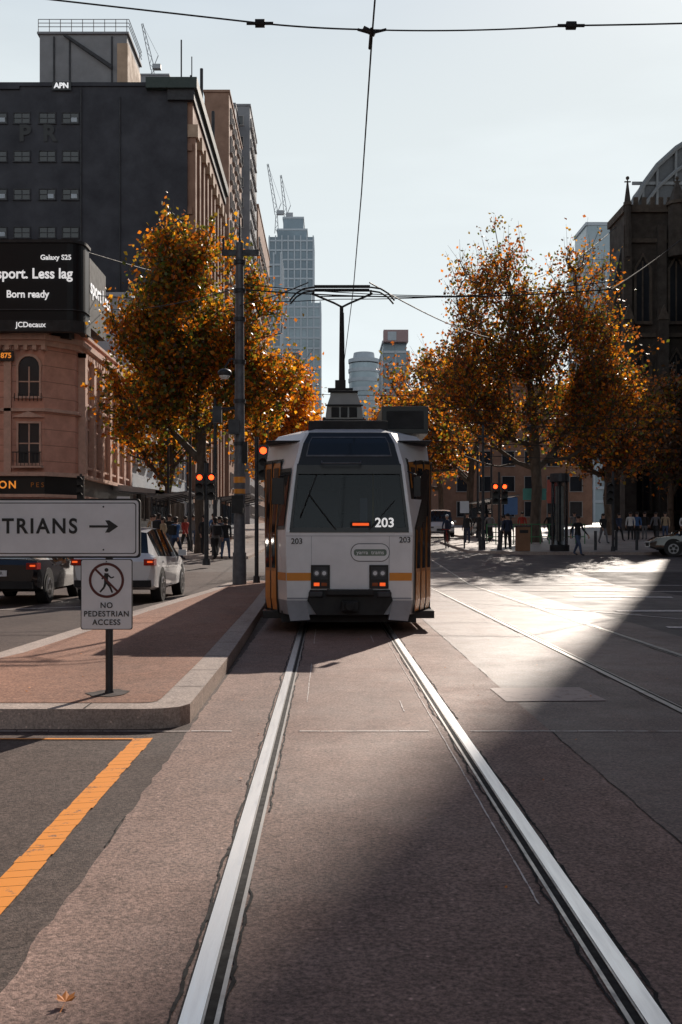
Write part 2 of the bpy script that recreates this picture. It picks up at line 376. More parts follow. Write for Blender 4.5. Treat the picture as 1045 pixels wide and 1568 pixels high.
front(st,-1,1,1.50,1.506,.007,tramg); front(st,-.60,-.594,.55,1.5,.005,tramg); front(st,.63,.636,.55,1.5,.005,tramg)
front(st,-1,1,.535,.56,.007,tramg)
bp=T.part('bumper',bevel=.02)
bp.prism([(-.60,-.05,.68),(.62,-.05,.68),(.66,-.05,.52),(.52,-.05,.30),(-.50,-.05,.30),(-.64,-.05,.52)],(0,.5,0),blackm)
bp.box(-.35,.37,-.14,.0,.60,.69,blackm); bp.box(-.62,-.4,-.09,.0,.57,.66,steel_d); bp.box(.42,.64,-.09,0,.57,.66,steel_d)
bp.box(-.12,.14,-.2,.1,.36,.52,blackm); bp.cyl((0,-.26,.44),(0,-.1,.44),.07,.07,blackm,12)
for sd in (-1,1):
    bp.prism([(sd*.97,.02,.52),(sd*.66,-.01,.52),(sd*.60,.02,.22),(sd*.90,.05,.20)],(0,.25,0),tramg)
ub=T.part('underframe')
ub.box(-1.05,1.05,.3,TL-.3,.16,.34,blackm)
for yb in (3.4,5.2,11.4,13.2):
    for sx in (-.717,.717): ub.cyl((sx-.06,yb,.33),(sx+.06,yb,.33),.33,.33,steel_d,20)
ub.box(-.9,.9,2.8,5.8,.12,.5,blackm); ub.box(-.9,.9,10.8,13.8,.12,.5,blackm)
hl=T.part('headlights',bevel=.006)
amb=M('amber_lens',(.35,.08,.02),.25,var=0)
for cx in (-.44,.45):
    hl.box(cx-.145,cx+.145,-.03,.01,.70,1.06,black)
    hl.box(cx-.12,cx+.12,-.038,-.03,.84,1.03,steel_d)
    for dx in (-.057,.057): hl.cyl((cx+dx,-.045,.935),(cx+dx,-.03,.935),.052,.052,lampg,18); hl.cyl((cx+dx,-.048,.935),(cx+dx,-.044,.935),.032,.032,white,14)
    hl.box(cx-.10,cx-.015,-.04,-.03,.74,.79,redo_l if cx<0 else amb); hl.box(cx+.015,cx+.10,-.04,-.03,.74,.79,amb if cx<0 else redo_l)
lg=T.part('logo_plate')
def rrect(cx,cz,w,h,y,r,mt,mb,n=8):
    P=[]
    for qx,qz,a0 in ((1,1,0),(-1,1,90),(-1,-1,180),(1,-1,270)):
        for k in range(n+1):
            t=math.radians(a0+90*k/n); P.append((cx+qx*(w/2-r)+r*math.cos(t),y,cz+qz*(h/2-r)+r*math.sin(t)))
    mb.poly(P[::-1],mt)
rrect(.32,1.25,.60,.28,-.006,.135,steel,lg); rrect(.32,1.25,.575,.255,-.009,.122,tramw,lg)
rrect(.32,1.25,.50,.10,-.012,.04,M('logo_green',(.16,.22,.18),.5,var=.2),lg)
T.text('yarra  trams',(.32,-.014,1.25),.085,tramw,name='logo_lettering',off=.001)
T.text('203',(.54,-.01,1.70),.20,textw,name='fleet_number',off=.004,rot=(math.pi/2+.19,0,0))
T.text('203',(-.80,-.012,1.42),.12,textb,name='fleet_number_side',off=.001); T.text('203',(.85,-.012,1.44),.12,textb,name='fleet_number_small',off=.001)
ml=T.part('marker_lamp'); ml.box(.05,.30,-.005,.03,1.66,1.70,redo_l); ml.box(.02,.33,0,.04,1.64,1.72,blackm)
mr_=T.part('mirrors_wipers',bevel=.01)
mr_.cyl((-.90,.12,2.45),(-1.06,-.12,2.40),.012,.012,black); mr_.box(-1.17,-.99,-.17,-.11,1.98,2.38,black)
mr_.cyl((.90,.12,2.5),(1.02,-.1,2.42),.012,.012,black); mr_.box(.98,1.08,-.13,-.08,2.1,2.4,black)
mr_.cyl((-.2,-.02,1.60),(-.62,.10,2.15),.009,.009,black,6); mr_.cyl((-.75,.0,1.8),(-.5,.17,2.45),.008,.008,black,6)
mr_.cyl((.3,-.02,1.60),(.70,.09,2.05),.009,.009,black,6)
mr_.tube([(-.42,.15,2.66),(-.42,.06,2.62),(.18,.06,2.62),(.18,.15,2.66)],.012,steel,6)
it=T.part('interior',bevel=.02)
im=M('interior_grey',(.20,.22,.25),.7); im2=M('seat_cloth',(.025,.03,.04),.9)
it.box(-.85,.85,.18,.6,1.0,1.62,blackm); it.box(-1.2,1.2,2.2,2.25,.5,1.9,im2); it.box(-.35,-.1,2.2,2.25,1.9,2.9,im); it.box(.6,1.2,2.2,2.25,1.9,3.0,im2); it.box(-1.3,1.3,.4,16,2.98,3.0,im2); it.box(-1.2,1.2,15.2,15.3,.5,3,im2)
it.box(-.70,-.14,1.2,1.4,1.2,2.25,im2); it.box(-.58,-.26,1.22,1.36,2.25,2.48,im2); it.cyl((-.3,.62,1.65),(-.3,.58,1.72),.2,.2,blackm,16)
it.box(.18,.30,.5,.53,1.62,2.1,im); it.cyl((.42,1.2,1),(.42,1.2,3),.02,.02,M('grab_pole',(.6,.4,.05),.4))
it.cyl((-.9,1.6,2.5),(.9,1.6,2.5),.015,.015,steel)
dr=T.part('doors')
def leaf(fn,a0,a1,e):
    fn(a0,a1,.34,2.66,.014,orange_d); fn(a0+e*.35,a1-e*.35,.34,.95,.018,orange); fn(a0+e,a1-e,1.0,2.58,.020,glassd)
for sd in (-1,1):
    if sd<0:
        taper(dr,sd,.06,.42,1.60,2.56,.006,black); taper(dr,sd,.10,.38,1.66,2.50,.012,glassd)
        taper(dr,sd,.40,1.0,.30,2.72,.010,black); d0=.42
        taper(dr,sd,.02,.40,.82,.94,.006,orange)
    else:
        taper(dr,sd,.10,1.0,.30,2.72,.010,black); d0=.14
    n=2 if sd<0 else 3
    w=(1-d0)/n
    for k in range(n):
        t0=d0+k*w+.02; t1=d0+(k+1)*w-.02
        leaf(lambda a,b_,z0,z1,o_,m_,sd=sd:taper(dr,sd,a,b_,z0,z1,o_,m_),t0,t1,.04)
    for y0 in (1.15,7.2,13.2):
        side(dr,sd,y0,y0+2.0,.32,2.68,.008,black)
        for k in range(4):
            leaf(lambda a,b_,z0,z1,o_,m_,sd=sd:side(dr,sd,a,b_,z0,z1,o_,m_),y0+.06+k*.48,y0+.5+k*.48,.05)
    for y0,y1 in ((3.3,5.1),(5.2,7.0),(9.4,11.2),(11.3,13.0)):
        side(dr,sd,y0,y1,1.58,2.52,.006,black); side(dr,sd,y0+.06,y1-.06,1.64,2.46,.012,glassd)
de=T.part('door_posts',bevel=.01)
for sd in (-1,1):
    for t in (.42,.72,1.0) if sd<0 else (.12,.42,.72,1.0):
        p=F(sd,.3).lerp(Sh(sd,.3),t); q=F(sd,2.7).lerp(Sh(sd,2.7),t); n=Vector((sd*.03,-.01,0)); de.cyl(p+n,q+n,.014,.014,blackm,6)
    de.box(min(sd*1.02,sd*1.36),max(sd*1.02,sd*1.36),.55,1.2,.20,.32,black)
    de.box(min(sd*1.33,sd*1.355),max(sd*1.33,sd*1.355),1.0,TL-1,.22,.34,blackm)
rf=T.part('roof_equipment',bevel=.02)
rf.box(-.64,.64,.85,2.8,3.15,3.36,blackm); rf.box(-.55,.55,1.3,2.6,3.36,3.42,steel_d)
rf.box(.58,1.36,1.5,3.4,3.22,3.68,black); rf.box(.66,1.28,1.49,1.5,3.3,3.6,blackm)
rf.box(-.5,.5,2.6,5.0,3.2,3.55,blackm)
rf.box(-.9,.9,6,12,3.2,3.45,steel_d)
pm=M('roof_pod_cream',(.34,.34,.32),.5)
podr=[[(-.38,2.7,3.55),(.32,2.7,3.55),(.32,3.6,3.55),(-.38,3.6,3.55)],[(-.34,2.72,3.85),(.28,2.72,3.85),(.28,3.6,3.85),(-.34,3.6,3.85)],[(-.26,2.8,4.10),(.20,2.8,4.10),(.20,3.5,4.10),(-.26,3.5,4.10)]]
rf.loft(podr,pm)
for x0,x1 in ((-.26,-.12),(-.09,.03),(.06,.20)): rf.box(x0,x1,2.69,2.74,3.64,3.82,blackm)
rf.box(-.42,.36,2.62,3.66,3.53,3.60,blackm); rf.box(-.28,.22,2.76,3.5,4.10,4.13,blackm); rf.box(-.37,.31,2.68,2.71,3.84,3.87,blackm)
pn=T.part('pantograph')
py=5.6
pn.box(-.5,.5,py-.6,py+.9,3.5,3.58,steel_d)
ins=M('insulator',(.12,.06,.04),.3)
for sx in (-.35,.35):
    for yy in (py-.5,py+.8): pn.cyl((sx,yy,3.55),(sx,yy,3.85),.07,.05,ins,8)
pn.box(-.42,.42,py-.55,py-.45,3.85,3.92,blackm); pn.box(-.42,.42,py+.75,py+.85,3.85,3.92,blackm)
pn.box(-.2,.06,py-.3,py+.3,3.9,4.5,blackm); pn.cyl((-.32,py,4.55),(.2,py,4.55),.05,.05,blackm,10)
pn.box(-.17,.05,py-.1,py+.1,4.5,4.75,blackm)
pn.cyl((-.04,py,4.7),(-.04,py-.3,6.22),.055,.04,blackm,10)
pn.cyl((.03,py+.1,4.6),(.0,py-.1,6.15),.015,.015,blackm,6)
for sx in (-.66,.60):
    pn.tube([(-.03,py-.3,6.22),(sx*.25-.02,py-.3,6.30),(sx,py-.3,6.50)],.022,blackm,8)
pn.tube([(-.55,py-.3,6.44),(.5,py-.3,6.44)],.012,blackm,6)
for dy in (-.45,-.15):
    pn.tube([(-1.1,py+dy,6.32),(-.98,py+dy,6.46),(-.82,py+dy,6.56),(-.62,py+dy,6.59),(.56,py+dy,6.59),(.76,py+dy,6.56),(.92,py+dy,6.46),(1.04,py+dy,6.32)],.018,blackm,8)
    pn.box(-.6,.54,py+dy-.03,py+dy+.03,6.59,6.63,blackm)
pn.cyl((-.62,py-.45,6.52),(-.62,py-.15,6.52),.02,.02,blackm); pn.cyl((.56,py-.45,6.52),(.56,py-.15,6.52),.02,.02,blackm)

# ------------------------------------------------------------------ overhead wires
W=G('overhead_wires'); w=W.part('wires')
def sag(p,q,s,r,n=12,mt=blackm):
    P=[]
    for k in range(n+1):
        t=k/n; v=Vector(p).lerp(Vector(q),t); v.z-=4*s*t*(1-t); P.append(v)
    w.tube(P,r,mt,5)
zc=6.66
w.tube([(.40,-6,6.9),(.47,10.4,6.72),(.52,15,6.68),(.55,20.8,zc),(.5,45,7.2),(.3,90,8.8)],.010,blackm,5)
jn=(.457,10.4,6.75)
sag((-4.2,10.4,7.25),(-.70,10.4,6.855),.0,.009); sag((-.70,10.4,6.855),(.32,10.4,6.79),.01,.009); sag((.32,10.4,6.79),(2.55,10.4,6.83),.03,.008); sag((2.55,10.4,6.83),(6,10.4,6.95),.02,.009)
w.tube([(.32,10.4,6.79),jn,(.62,10.4,6.79)],.014,blackm,6)
for x,z in ((-.70,6.853),(2.55,6.83)):
    w.cyl((x-.05,10.4,z),(x+.05,10.4,z),.042,.042,blackm,10); w.cyl((x-.14,10.4,z),(x+.14,10.4,z),.017,.017,blackm,8)
w.cyl((.38,10.4,6.80),(.50,10.4,6.74),.03,.03,blackm,8); w.cyl((.457,10.25,6.72),(.457,10.65,6.715),.016,.016,blackm,8)
sag((-2.46,28,8.45),(8.0,28,8.45),.22,.020); sag((8.0,28,8.45),(24,60,22),.3,.018)
sag((-2.46,28,8.6),(8.5,32,9.4),.25,.014)
sag((-2.46,28,8.0),(-.4,21,6.85),.05,.014); sag((.9,21,6.85),(6.5,40,9.5),.15,.016)
sag((-13,57,14.6),(-2.46,28,8.5),.3,.016)
sag((-13,52,14.2),(.5,52,13.9),.3,.024); sag((.5,52,13.9),(16,52,15.0),.3,.024)
for z in (6.6,6.1,5.3,4.8): sag((2.0,38,z),(18,44,z+.1),.15,.014)
sag((27.5,95,31),(9.0,60,16),1.0,.035); sag((2.5,70,9),(28,95,14),.8,.025); sag((-13,70,12.5),(16,70,12),.8,.02)
sag((3.75,32,7.3),(3.75,90,9),.3,.012)
sag((-14,50.5,16.5),(-3,94,24),.5,.03)

# ------------------------------------------------------------------ signs
SG=G('pedestrian_sign',(0,8.5,.15))
sp=SG.part('boards',bevel=.003)
def rbox(mb,x0,x1,z0,z1,y,d,r,mt,n=6):
    P=[]
    for cx,cz,a0 in ((x1-r,z1-r,0),(x0+r,z1-r,90),(x0+r,z0+r,180),(x1-r,z0+r,270)):
        for k in range(n+1):
            t=math.radians(a0+90*k/n); P.append((cx+r*math.cos(t),y,cz+r*math.sin(t)))
    mb.prism(P[::-1],(0,d,0),mt)
Z0=-.15
rbox(sp,-3.52,-1.588,1.31+Z0,1.815+Z0,-.03,.035,.035,blackm)
rbox(sp,-3.505,-1.603,1.325+Z0,1.80+Z0,-.034,.003,.03,white)
rbox(sp,-3.485,-1.622,1.345+Z0,1.780+Z0,-.0365,.002,.025,textb); rbox(sp,-3.478,-1.629,1.352+Z0,1.773+Z0,-.038,.001,.022,white)
SG.text('PEDESTRIANS',(-2.12,-.041,1.575+Z0),.178,textb,ax='RIGHT',off=.004,sp=1.22,sx=.92)
sp.prism([(-2.02,-.039,1.588+Z0),(-1.86,-.039,1.588+Z0),(-1.885,-.039,1.63+Z0),(-1.85,-.039,1.63+Z0),(-1.775,-.039,1.578+Z0),(-1.85,-.039,1.526+Z0),(-1.885,-.039,1.526+Z0),(-1.86,-.039,1.568+Z0),(-2.02,-.039,1.568+Z0)],(0,-.002,0),textb)
for x in (-3.2,-1.9):
    for z in (1.38,1.745): sp.cyl((x,-.043,z+Z0),(x,-.036,z+Z0),.008,.008,steel_d,8)
rbox(sp,-2.095,-1.655,.70+Z0,1.300+Z0,-.03,.012,.02,steel_d)
rbox(sp,-2.088,-1.662,.707+Z0,1.293+Z0,-.033,.002,.02,white)
def ring(mb,cx,cz,r0,r1,y,mt,n=40):
    for k in range(n):
        a,b=2*math.pi*k/n,2*math.pi*(k+1)/n
        mb.poly([(cx+r0*math.cos(a),y,cz+r0*math.sin(a)),(cx+r1*math.cos(a),y,cz+r1*math.sin(a)),(cx+r1*math.cos(b),y,cz+r1*math.sin(b)),(cx+r0*math.cos(b),y,cz+r0*math.sin(b))],mt)
redp=M('sign_red',(.10,.02,.018),.5,var=.1)
cz=1.12+Z0; cx=-1.875
ring(sp,cx,cz,.128,.150,-.036,redp)
def bar(p,q,w0,w1,y,mt):
    p=Vector((p[0],0,p[1]));q=Vector((q[0],0,q[1]));d=(q-p).normalized();n=Vector((-d.z,0,d.x))
    sp.poly([((p+n*w0).x,y,(p+n*w0).z),((q+n*w1).x,y,(q+n*w1).z),((q-n*w1).x,y,(q-n*w1).z),((p-n*w0).x,y,(p-n*w0).z)],mt)
sp.poly([(cx+.0+.017*math.cos(t),-.0352,cz+.088+.017*math.sin(t)) for t in np.linspace(0,5.9,14)],textb)
bar((cx,cz+.06),(cx-.005,cz-.02),.018,.016,-.0353,textb); bar((cx-.005,cz-.01),(cx+.03,cz-.055),.012,.009,-.0351,textb); bar((cx+.03,cz-.055),(cx+.05,cz-.105),.009,.007,-.0350,textb)
bar((cx-.005,cz-.01),(cx-.02,cz-.06),.012,.009,-.0354,textb); bar((cx-.02,cz-.06),(cx-.055,cz-.10),.009,.007,-.0349,textb)
bar((cx,cz+.055),(cx+.04,cz+.02),.008,.006,-.0348,textb); bar((cx+.04,cz+.02),(cx+.065,cz+.03),.006,.005,-.0347,textb); bar((cx,cz+.055),(cx-.04,cz+.01),.008,.006,-.0346,textb)
bar((cx-.095,cz+.095),(cx+.095,cz-.095),.009,.009,-.0362,redp)
for i,(t,s) in enumerate((('NO',.068),('PEDESTRIAN',.066),('ACCESS',.066))): SG.text(t,(cx,-.036,.905+Z0-i*.072),s,textb,off=.0008,sp=1.12,sx=.95)
sp.cyl((cx,-.04,1.28+Z0),(cx,-.033,1.28+Z0),.006,.006,steel_d,8)
ps=SG.part('posts',smooth=40)
ps.cyl((-1.86,.008,0),(-1.86,.008,1.62),.032,.032,steel_d,14); ps.cyl((-1.86,.008,0),(-1.86,.008,.03),.04,.036,steel_d,14)
ps.cyl((-3.2,0,0),(-3.2,0,1.7),.032,.032,steel_d,14)

# ------------------------------------------------------------------ poles and traffic lights
P=G('tram_pole',(-2.46,28,.15))
q=P.part('pole',smooth=40)
q.cyl((0,0,0),(0,0,.9),.20,.19,steel,16); q.cyl((0,0,.9),(0,0,3.2),.165,.155,steel,16); q.cyl((0,0,3.2),(0,0,9.6),.15,.11,steel,16)
q.cyl((0,0,2.85),(0,0,3.02),.17,.17,orange,16); q.cyl((0,0,2.55),(0,0,2.68),.17,.17,orange,16)
for z in (3.9,5.1,6.2,7.4,8.2,9.0): q.cyl((0,0,z),(0,0,z+.10),.175,.175,steel_d,14)
q.box(-.5,.55,-.06,.06,9.25,9.4,steel_d); q.cyl((-.45,0,9.4),(-.45,0,9.75),.04,.03,steel_d); q.cyl((.0,0,9.6),(0,0,10.3),.03,.02,steel_d)
q.box(-.28,.02,-.35,-.15,4.2,4.6,steel_d); q.box(-.2,.12,-.26,-.14,2.0,2.5,blackm); q.box(.10,.24,-.2,-.05,3.4,4.0,blackm)
q.tube([(0,0,6.3),(-.25,0,6.35),(-.42,0,6.1)],.03,steel_d); q.ell((-.42,0,5.95),(.2,.2,.12),steel_d); q.ell((-.42,0,5.86),(.15,.15,.09),M('lamp_diffuser',(.7,.7,.68),.4))
q.tube([(0,0,4.95),(-.7,0,4.95)],.03,steel_d); q.box(-.75,-.5,-.1,.1,4.55,5.0,steel_d)
def pole(x,y,h,r=.09,name='utility_pole'):
    P=G(name,(x,y,g(y)+.1)); q=P.part('pole',smooth=40); q.cyl((0,0,0),(0,0,h),r,r*.7,steel_d,12); q.cyl((0,0,0),(0,0,.5),r*1.5,r*1.5,steel_d,12); q.cyl((0,0,h),(0,0,h+.12),r,.02,steel_d,12)
    q.box(-.25,.25,-.03,.03,h-.5,h-.4,steel_d)
    return P,q
def lamp_head(P,q,x,z,n=3,lit=0,w=.15):
    q.box(x-w,x+w,-.12,.1,z-.17*n,z+.17*n,black)
    for k in range(n):
        zz=z+.17*n-.17-.34*k
        q.cyl((x,-.13,zz),(x,-.12,zz),.10,.10,red_l if k==lit else blackm,16)
        for a in range(6):
            t0=math.pi*a/6;t1=math.pi*(a+1)/6
            q.poly([(x+.125*math.cos(t0),-.12,zz+.125*math.sin(t0)),(x+.125*math.cos(t1),-.12,zz+.125*math.sin(t1)),(x+.125*math.cos(t1),-.32,zz+.11*math.sin(t1)),(x+.125*math.cos(t0),-.32,zz+.11*math.sin(t0))],blackm)
def tlight(x,y,h,heads,r=.06):
    P=G('traffic_light',(x,y,g(y)+.1)); q=P.part('post',smooth=40); q.cyl((0,0,0),(0,0,h),r,r,steel_d,12); q.cyl((0,0,0),(0,0,.25),r*1.8,r*1.5,steel_d,12)
    q2=P.part('signal_heads')
    for hx,hz,n,lit in heads:
        lamp_head(P,q2,hx,hz,n,lit); q2.box(min(0,hx),max(0,hx),.0,.04,hz,hz+.05,steel_d)
tlight(-2.05,29,4.3,[(.2,3.55,3,0)])
tlight(-4.6,38,3.9,[(-.25,3.0,3,0),(.2,3.0,3,0)],.09)
tlight(8.35,48.3,3.8,[(-.2,2.75,3,0),(.25,2.75,3,0)])
tlight(-11,44.5,3.6,[(.0,3.0,3,9)])
tlight(13.5,47,3.8,[(-.2,2.75,3,9)])
pole(-4.9,43.6,6.8,.10); pole(7.6,48.5,6.0,.08); pole(-6.6,48,7,.09); pole(10.3,68,7); pole(-3.6,60,8.0)
pole(10.9,66,6.5); pole(-8.3,52,6,.08,'street_lamp')

# ------------------------------------------------------------------ cars
dk=M('tail_lens',(.35,.012,.008),.2,var=0); rim=M('alloy_rim',(.35,.35,.37),.3,.8,var=.1)
def car(name,loc,rz,paint,st,wheels,pillars,wr=.34,tail=True):
    C=G(name,loc,rz); b=C.part('body',smooth=28)
    gl_=glassd
    rings=[]
    for (y,zl,zb,zt,wl,wb,wt) in st:
        zm=(zl+zb)*.55
        rings.append([(-wl*.9,y,zl),(-wl,y,zl+.06),(-max(wl,wb)-.01,y,zm),(-wb,y,zb),(-wt,y,zt),(-wt*.5,y,zt+.035*(zt>zb+.2)+.01),(wt*.5,y,zt+.035*(zt>zb+.2)+.01),(wt,y,zt),(wb,y,zb),(max(wl,wb)+.01,y,zm),(wl,y,zl+.06),(wl*.9,y,zl)])
    def fm(a,k):
        A,B=st[a],st[a+1]; ca=A[3]-A[2]>.25; cb=B[3]-B[2]>.25
        if k in (4,5,6) and ca!=cb: return gl_
        if k in (3,7) and ca and cb: return gl_
        if k in (3,7) and (ca!=cb) and a>3: return gl_
        return paint
    b.loft(rings,paint,fm)
    tr_=C.part('trim',bevel=.01)
    def at(y,j): return float(np.interp(y,[s[0] for s in st],[s[j] for s in st]))
    for y in pillars:
        for sd in (-1,1): tr_.cyl((sd*(at(y,5)+.004),y,at(y,2)),(sd*(at(y,6)+.006),y,at(y,3)),.028,.028,blackm,6)
    L=st[-1][0]
    wh=C.part('wheels',smooth=40)
    for wy in wheels:
        for sd in (-1,1):
            W_=at(wy,4)
            wh.cyl((sd*(W_-.2),wy,wr+.05),(sd*(W_+.012),wy,wr+.05),wr+.065,wr+.065,blackm,28)
            wh.cyl((sd*(W_-.2),wy,wr),(sd*(W_+.03),wy,wr),wr,wr,blackm,28)
            wh.cyl((sd*(W_+.02),wy,wr),(sd*(W_+.036),wy,wr),wr*.68,wr*.66,rim,24)
            for k in range(5):
                t=2*math.pi*k/5+.3; wh.cyl((sd*(W_+.037),wy+math.cos(t)*wr*.36,wr+math.sin(t)*wr*.36),(sd*(W_+.040),wy+math.cos(t)*wr*.36,wr+math.sin(t)*wr*.36),.07,.07,black,8)
    zt=at(.1,2); wl=at(.1,5)
    for sd in (-1,1):
        tr_.box(sd*wl-.2 if sd>0 else sd*wl-.03,sd*wl+.03 if sd>0 else sd*wl+.2,-.03,.28,zt-.17,zt-.03,dk)
        tr_.box(sd*wl-.12 if sd>0 else sd*wl,sd*wl if sd>0 else sd*wl+.12,-.036,-.03,zt-.11,zt-.07,redo_l)
    tr_.box(-.26,.26,-.035,-.01,zt-.32,zt-.19,white); tr_.box(-wl+.05,wl-.05,-.05,.15,.36,.52,blackm)
    for sd in (-1,1):
        y=st[-3][0]-.25; tr_.box(sd*at(y,5)+(0 if sd>0 else -.2),sd*at(y,5)+(.2 if sd>0 else 0),y,y+.12,at(y,2)+.02,at(y,2)+.17,paint)
        tr_.box(sd*(at(L-.1,5))-.22 if sd>0 else sd*at(L-.1,5),sd*at(L-.1,5) if sd>0 else sd*at(L-.1,5)+.22,L-.12,L+.01,at(L,2)-.1,at(L,2)+.02,lampg)
        for y in pillars[:2]: tr_.box(sd*(at(y,5)+.012)-.012,sd*(at(y,5)+.012)+.012,y-.35,y-.18,at(y,2)-.12,at(y,2)-.09,paint)
    tr_.box(-.4,.4,L-.02,L+.02,.45,.62,blackm)
    C.text('1GJ 8TR',(0,-.038,zt-.255),.10,textb)
    return C
suv=[(0.0,.50,.92,.93,.80,.84,.80),(.10,.34,1.02,1.05,.90,.90,.78),(.22,.30,1.04,1.12,.92,.91,.76),(.52,.28,1.05,1.58,.93,.92,.66),(1.0,.27,1.04,1.66,.93,.93,.68),(1.9,.26,1.02,1.68,.94,.93,.68),(2.75,.26,1.00,1.60,.94,.93,.66),(3.5,.28,.99,1.04,.93,.91,.74),(4.3,.32,.86,.92,.90,.86,.66),(4.65,.42,.68,.74,.80,.78,.6)]
van=[(0.0,.45,1.1,1.12,.86,.88,.84),(.06,.34,1.15,1.95,.90,.90,.78),(.5,.30,1.15,2.0,.92,.91,.78),(1.2,.28,1.15,2.02,.93,.92,.80),(2.0,.27,1.14,2.02,.93,.93,.80),(2.8,.26,1.12,2.0,.94,.93,.80),(3.5,.26,1.10,1.9,.94,.93,.76),(4.25,.28,1.05,1.12,.93,.91,.78),(4.7,.32,.92,1.0,.90,.88,.72),(4.9,.42,.75,.82,.82,.80,.66)]
sedan=[(0.0,.45,.85,.87,.78,.82,.74),(.10,.34,.95,.98,.88,.88,.72),(.35,.28,.98,1.02,.90,.89,.72),(1.0,.26,.97,1.34,.91,.90,.60),(1.5,.25,.96,1.42,.91,.90,.62),(2.2,.25,.95,1.44,.91,.90,.62),(2.8,.25,.94,1.36,.91,.90,.60),(3.5,.27,.93,.97,.91,.88,.70),(4.3,.30,.80,.85,.88,.84,.62),(4.6,.40,.62,.67,.80,.76,.56)]
cw=M('car_white',(.78,.79,.81),.2,var=.04,coat=.7); cb=M('car_black',(.015,.015,.017),.12,var=.05,coat=.8)
car('suv',(-4.78,22.2,0),-.02,cw,suv,(.95,3.7),(1.35,2.15))
car('sedan',(-7.2,21.6,0),0.0,cb,sedan,(.9,3.6),(1.6,2.3))
car('sedan',(19.2,44.8,g(44.8)),math.radians(80),cb,sedan,(.9,3.6),(1.6,2.3))
car('van',(8.35,77,g(74.5)),math.pi,cw,van,(.9,3.9),(1.6,2.6))

# ------------------------------------------------------------------ people
skin=M('skin',(.42,.24,.17),.6,var=.05); hairm=M('hair_dark',(.02,.013,.01),.6,var=.2)
cloth={k:M('cloth_'+k,c,.85,var=.15,scale=12) for k,c in dict(black=(.018,.018,.02),navy=(.025,.035,.07),grey=(.14,.14,.15),denim=(.06,.09,.16),red=(.35,.04,.03),beige=(.38,.29,.19),white=(.6,.6,.6),green=(.05,.08,.05),blue=(.05,.12,.28)).items()}
def person_mesh(step,arm,h=1.0,female=False):
    J={'pel':((0,0,.93),.125),'sp':((0,0,1.12),.112 if not female else .10),'ch':((0,.0,1.33),.135),'nk':((0,.005,1.49),.052),'hb':((0,.015,1.565),.075),'hd':((0,.02,1.655),.088)}
    E=[('pel','sp'),('sp','ch'),('ch','nk'),('nk','hb'),('hb','hd')]
    for sd,nm in ((-1,'l'),(1,'r')):
        s=step*sd
        J['hip'+nm]=((sd*.088,0,.86),.092); J['kn'+nm]=((sd*.095,s*.55+abs(s)*.12,.48),.060); J['an'+nm]=((sd*.10,s*1.0-abs(s)*.05,.09+(.05 if s<0 else 0)),.043); J['to'+nm]=((sd*.115,s*1.0+.15,.045),.036)
        a=-s*.8*arm
        J['sh'+nm]=((sd*.175,0,1.42),.056); J['el'+nm]=((sd*.225,a*.55-.03,1.14),.043); J['wr'+nm]=((sd*.235,a*1.1+.07,.91),.029); J['ha'+nm]=((sd*.235,a*1.2+.09,.84),.034)
        E+=[('pel','hip'+nm),('hip'+nm,'kn'+nm),('kn'+nm,'an'+nm),('an'+nm,'to'+nm),('ch','sh'+nm),('sh'+nm,'el'+nm),('el'+nm,'wr'+nm),('wr'+nm,'ha'+nm)]
    K=list(J); me=bpy.data.meshes.new('p'); me.from_pydata([J[k][0] for k in K],[(K.index(a),K.index(b)) for a,b in E],[])
    ob=bpy.data.objects.new('tmp',me); col.objects.link(ob)
    sm=ob.modifiers.new('s','SKIN'); sl=me.skin_vertices[0].data
    for i,k in enumerate(K): sl[i].radius=(J[k][1],J[k][1]*(.78 if k in('sp','ch','pel') else 1)); sl[i].use_root=(k=='pel')
    sm.use_smooth_shade=True; sb=ob.modifiers.new('u','SUBSURF'); sb.levels=2; sb.render_levels=2
    dg=bpy.context.evaluated_depsgraph_get(); m2=bpy.data.meshes.new_from_object(ob.evaluated_get(dg)); bpy.data.objects.remove(ob)
    V=[v.co.copy() for v in m2.vertices]; Fc=[tuple(p.vertices) for p in m2.polygons]
    x=MB('t',None); 
    x.mats=[0,1,2,3,4]; x.v=[tuple(v) for v in V]; x.f=list(Fc)
    for f in Fc:
        c=sum((V[i] for i in f),Vector())/len(f)
        if c.z>1.50: k=3 if (c.z>1.68 or c.y<.0) else 2
        elif c.z>1.46 and abs(c.x)<.08: k=2
        elif abs(c.x)>.19 and c.z<.93: k=2
        elif c.z>.90: k=0
        elif c.z>.10: k=1
        else: k=4
        x.m.append(k)
    x.cyl((0,.10,1.64),(0,.128,1.622),.012,.014,2,6); x.box(-.022,.022,.098,.106,1.588,1.594,4)
    for sd in (-1,1):
        x.ell((sd*.032,.098,1.655),(.011,.008,.007),4,6,4); x.ell((sd*.088,.01,1.64),(.012,.02,.03),2,6,4)
        hx,hy,hz=J['ha'+('l' if sd<0 else 'r')][0]
        for i in range(4):
            yy=hy-.03+.02*i; L=(.06,.07,.075,.062)[i]; x.cyl((hx,yy,hz-.015),(hx-sd*.008,yy+.004,hz-.02-L*.6),.0095,.009,2,6); x.cyl((hx-sd*.008,yy+.004,hz-.02-L*.6),(hx-sd*.022,yy+.006,hz-.02-L),.009,.007,2,6)
        x.cyl((hx,hy+.03,hz+.01),(hx-sd*.01,hy+.06,hz-.035),.011,.008,2,6)
    x.ell((0,.0,1.672),(.098,.112,.102),3,12,8) if female else x.ell((0,.0,1.69),(.094,.105,.085),3,12,8)
    if female: x.ell((0,-.06,1.56),(.085,.06,.15),3,10,8)
    return x
pm_cache=[person_mesh(.0,.2),person_mesh(.26,1),person_mesh(-.24,1,female=True),person_mesh(.05,.2,female=True)]
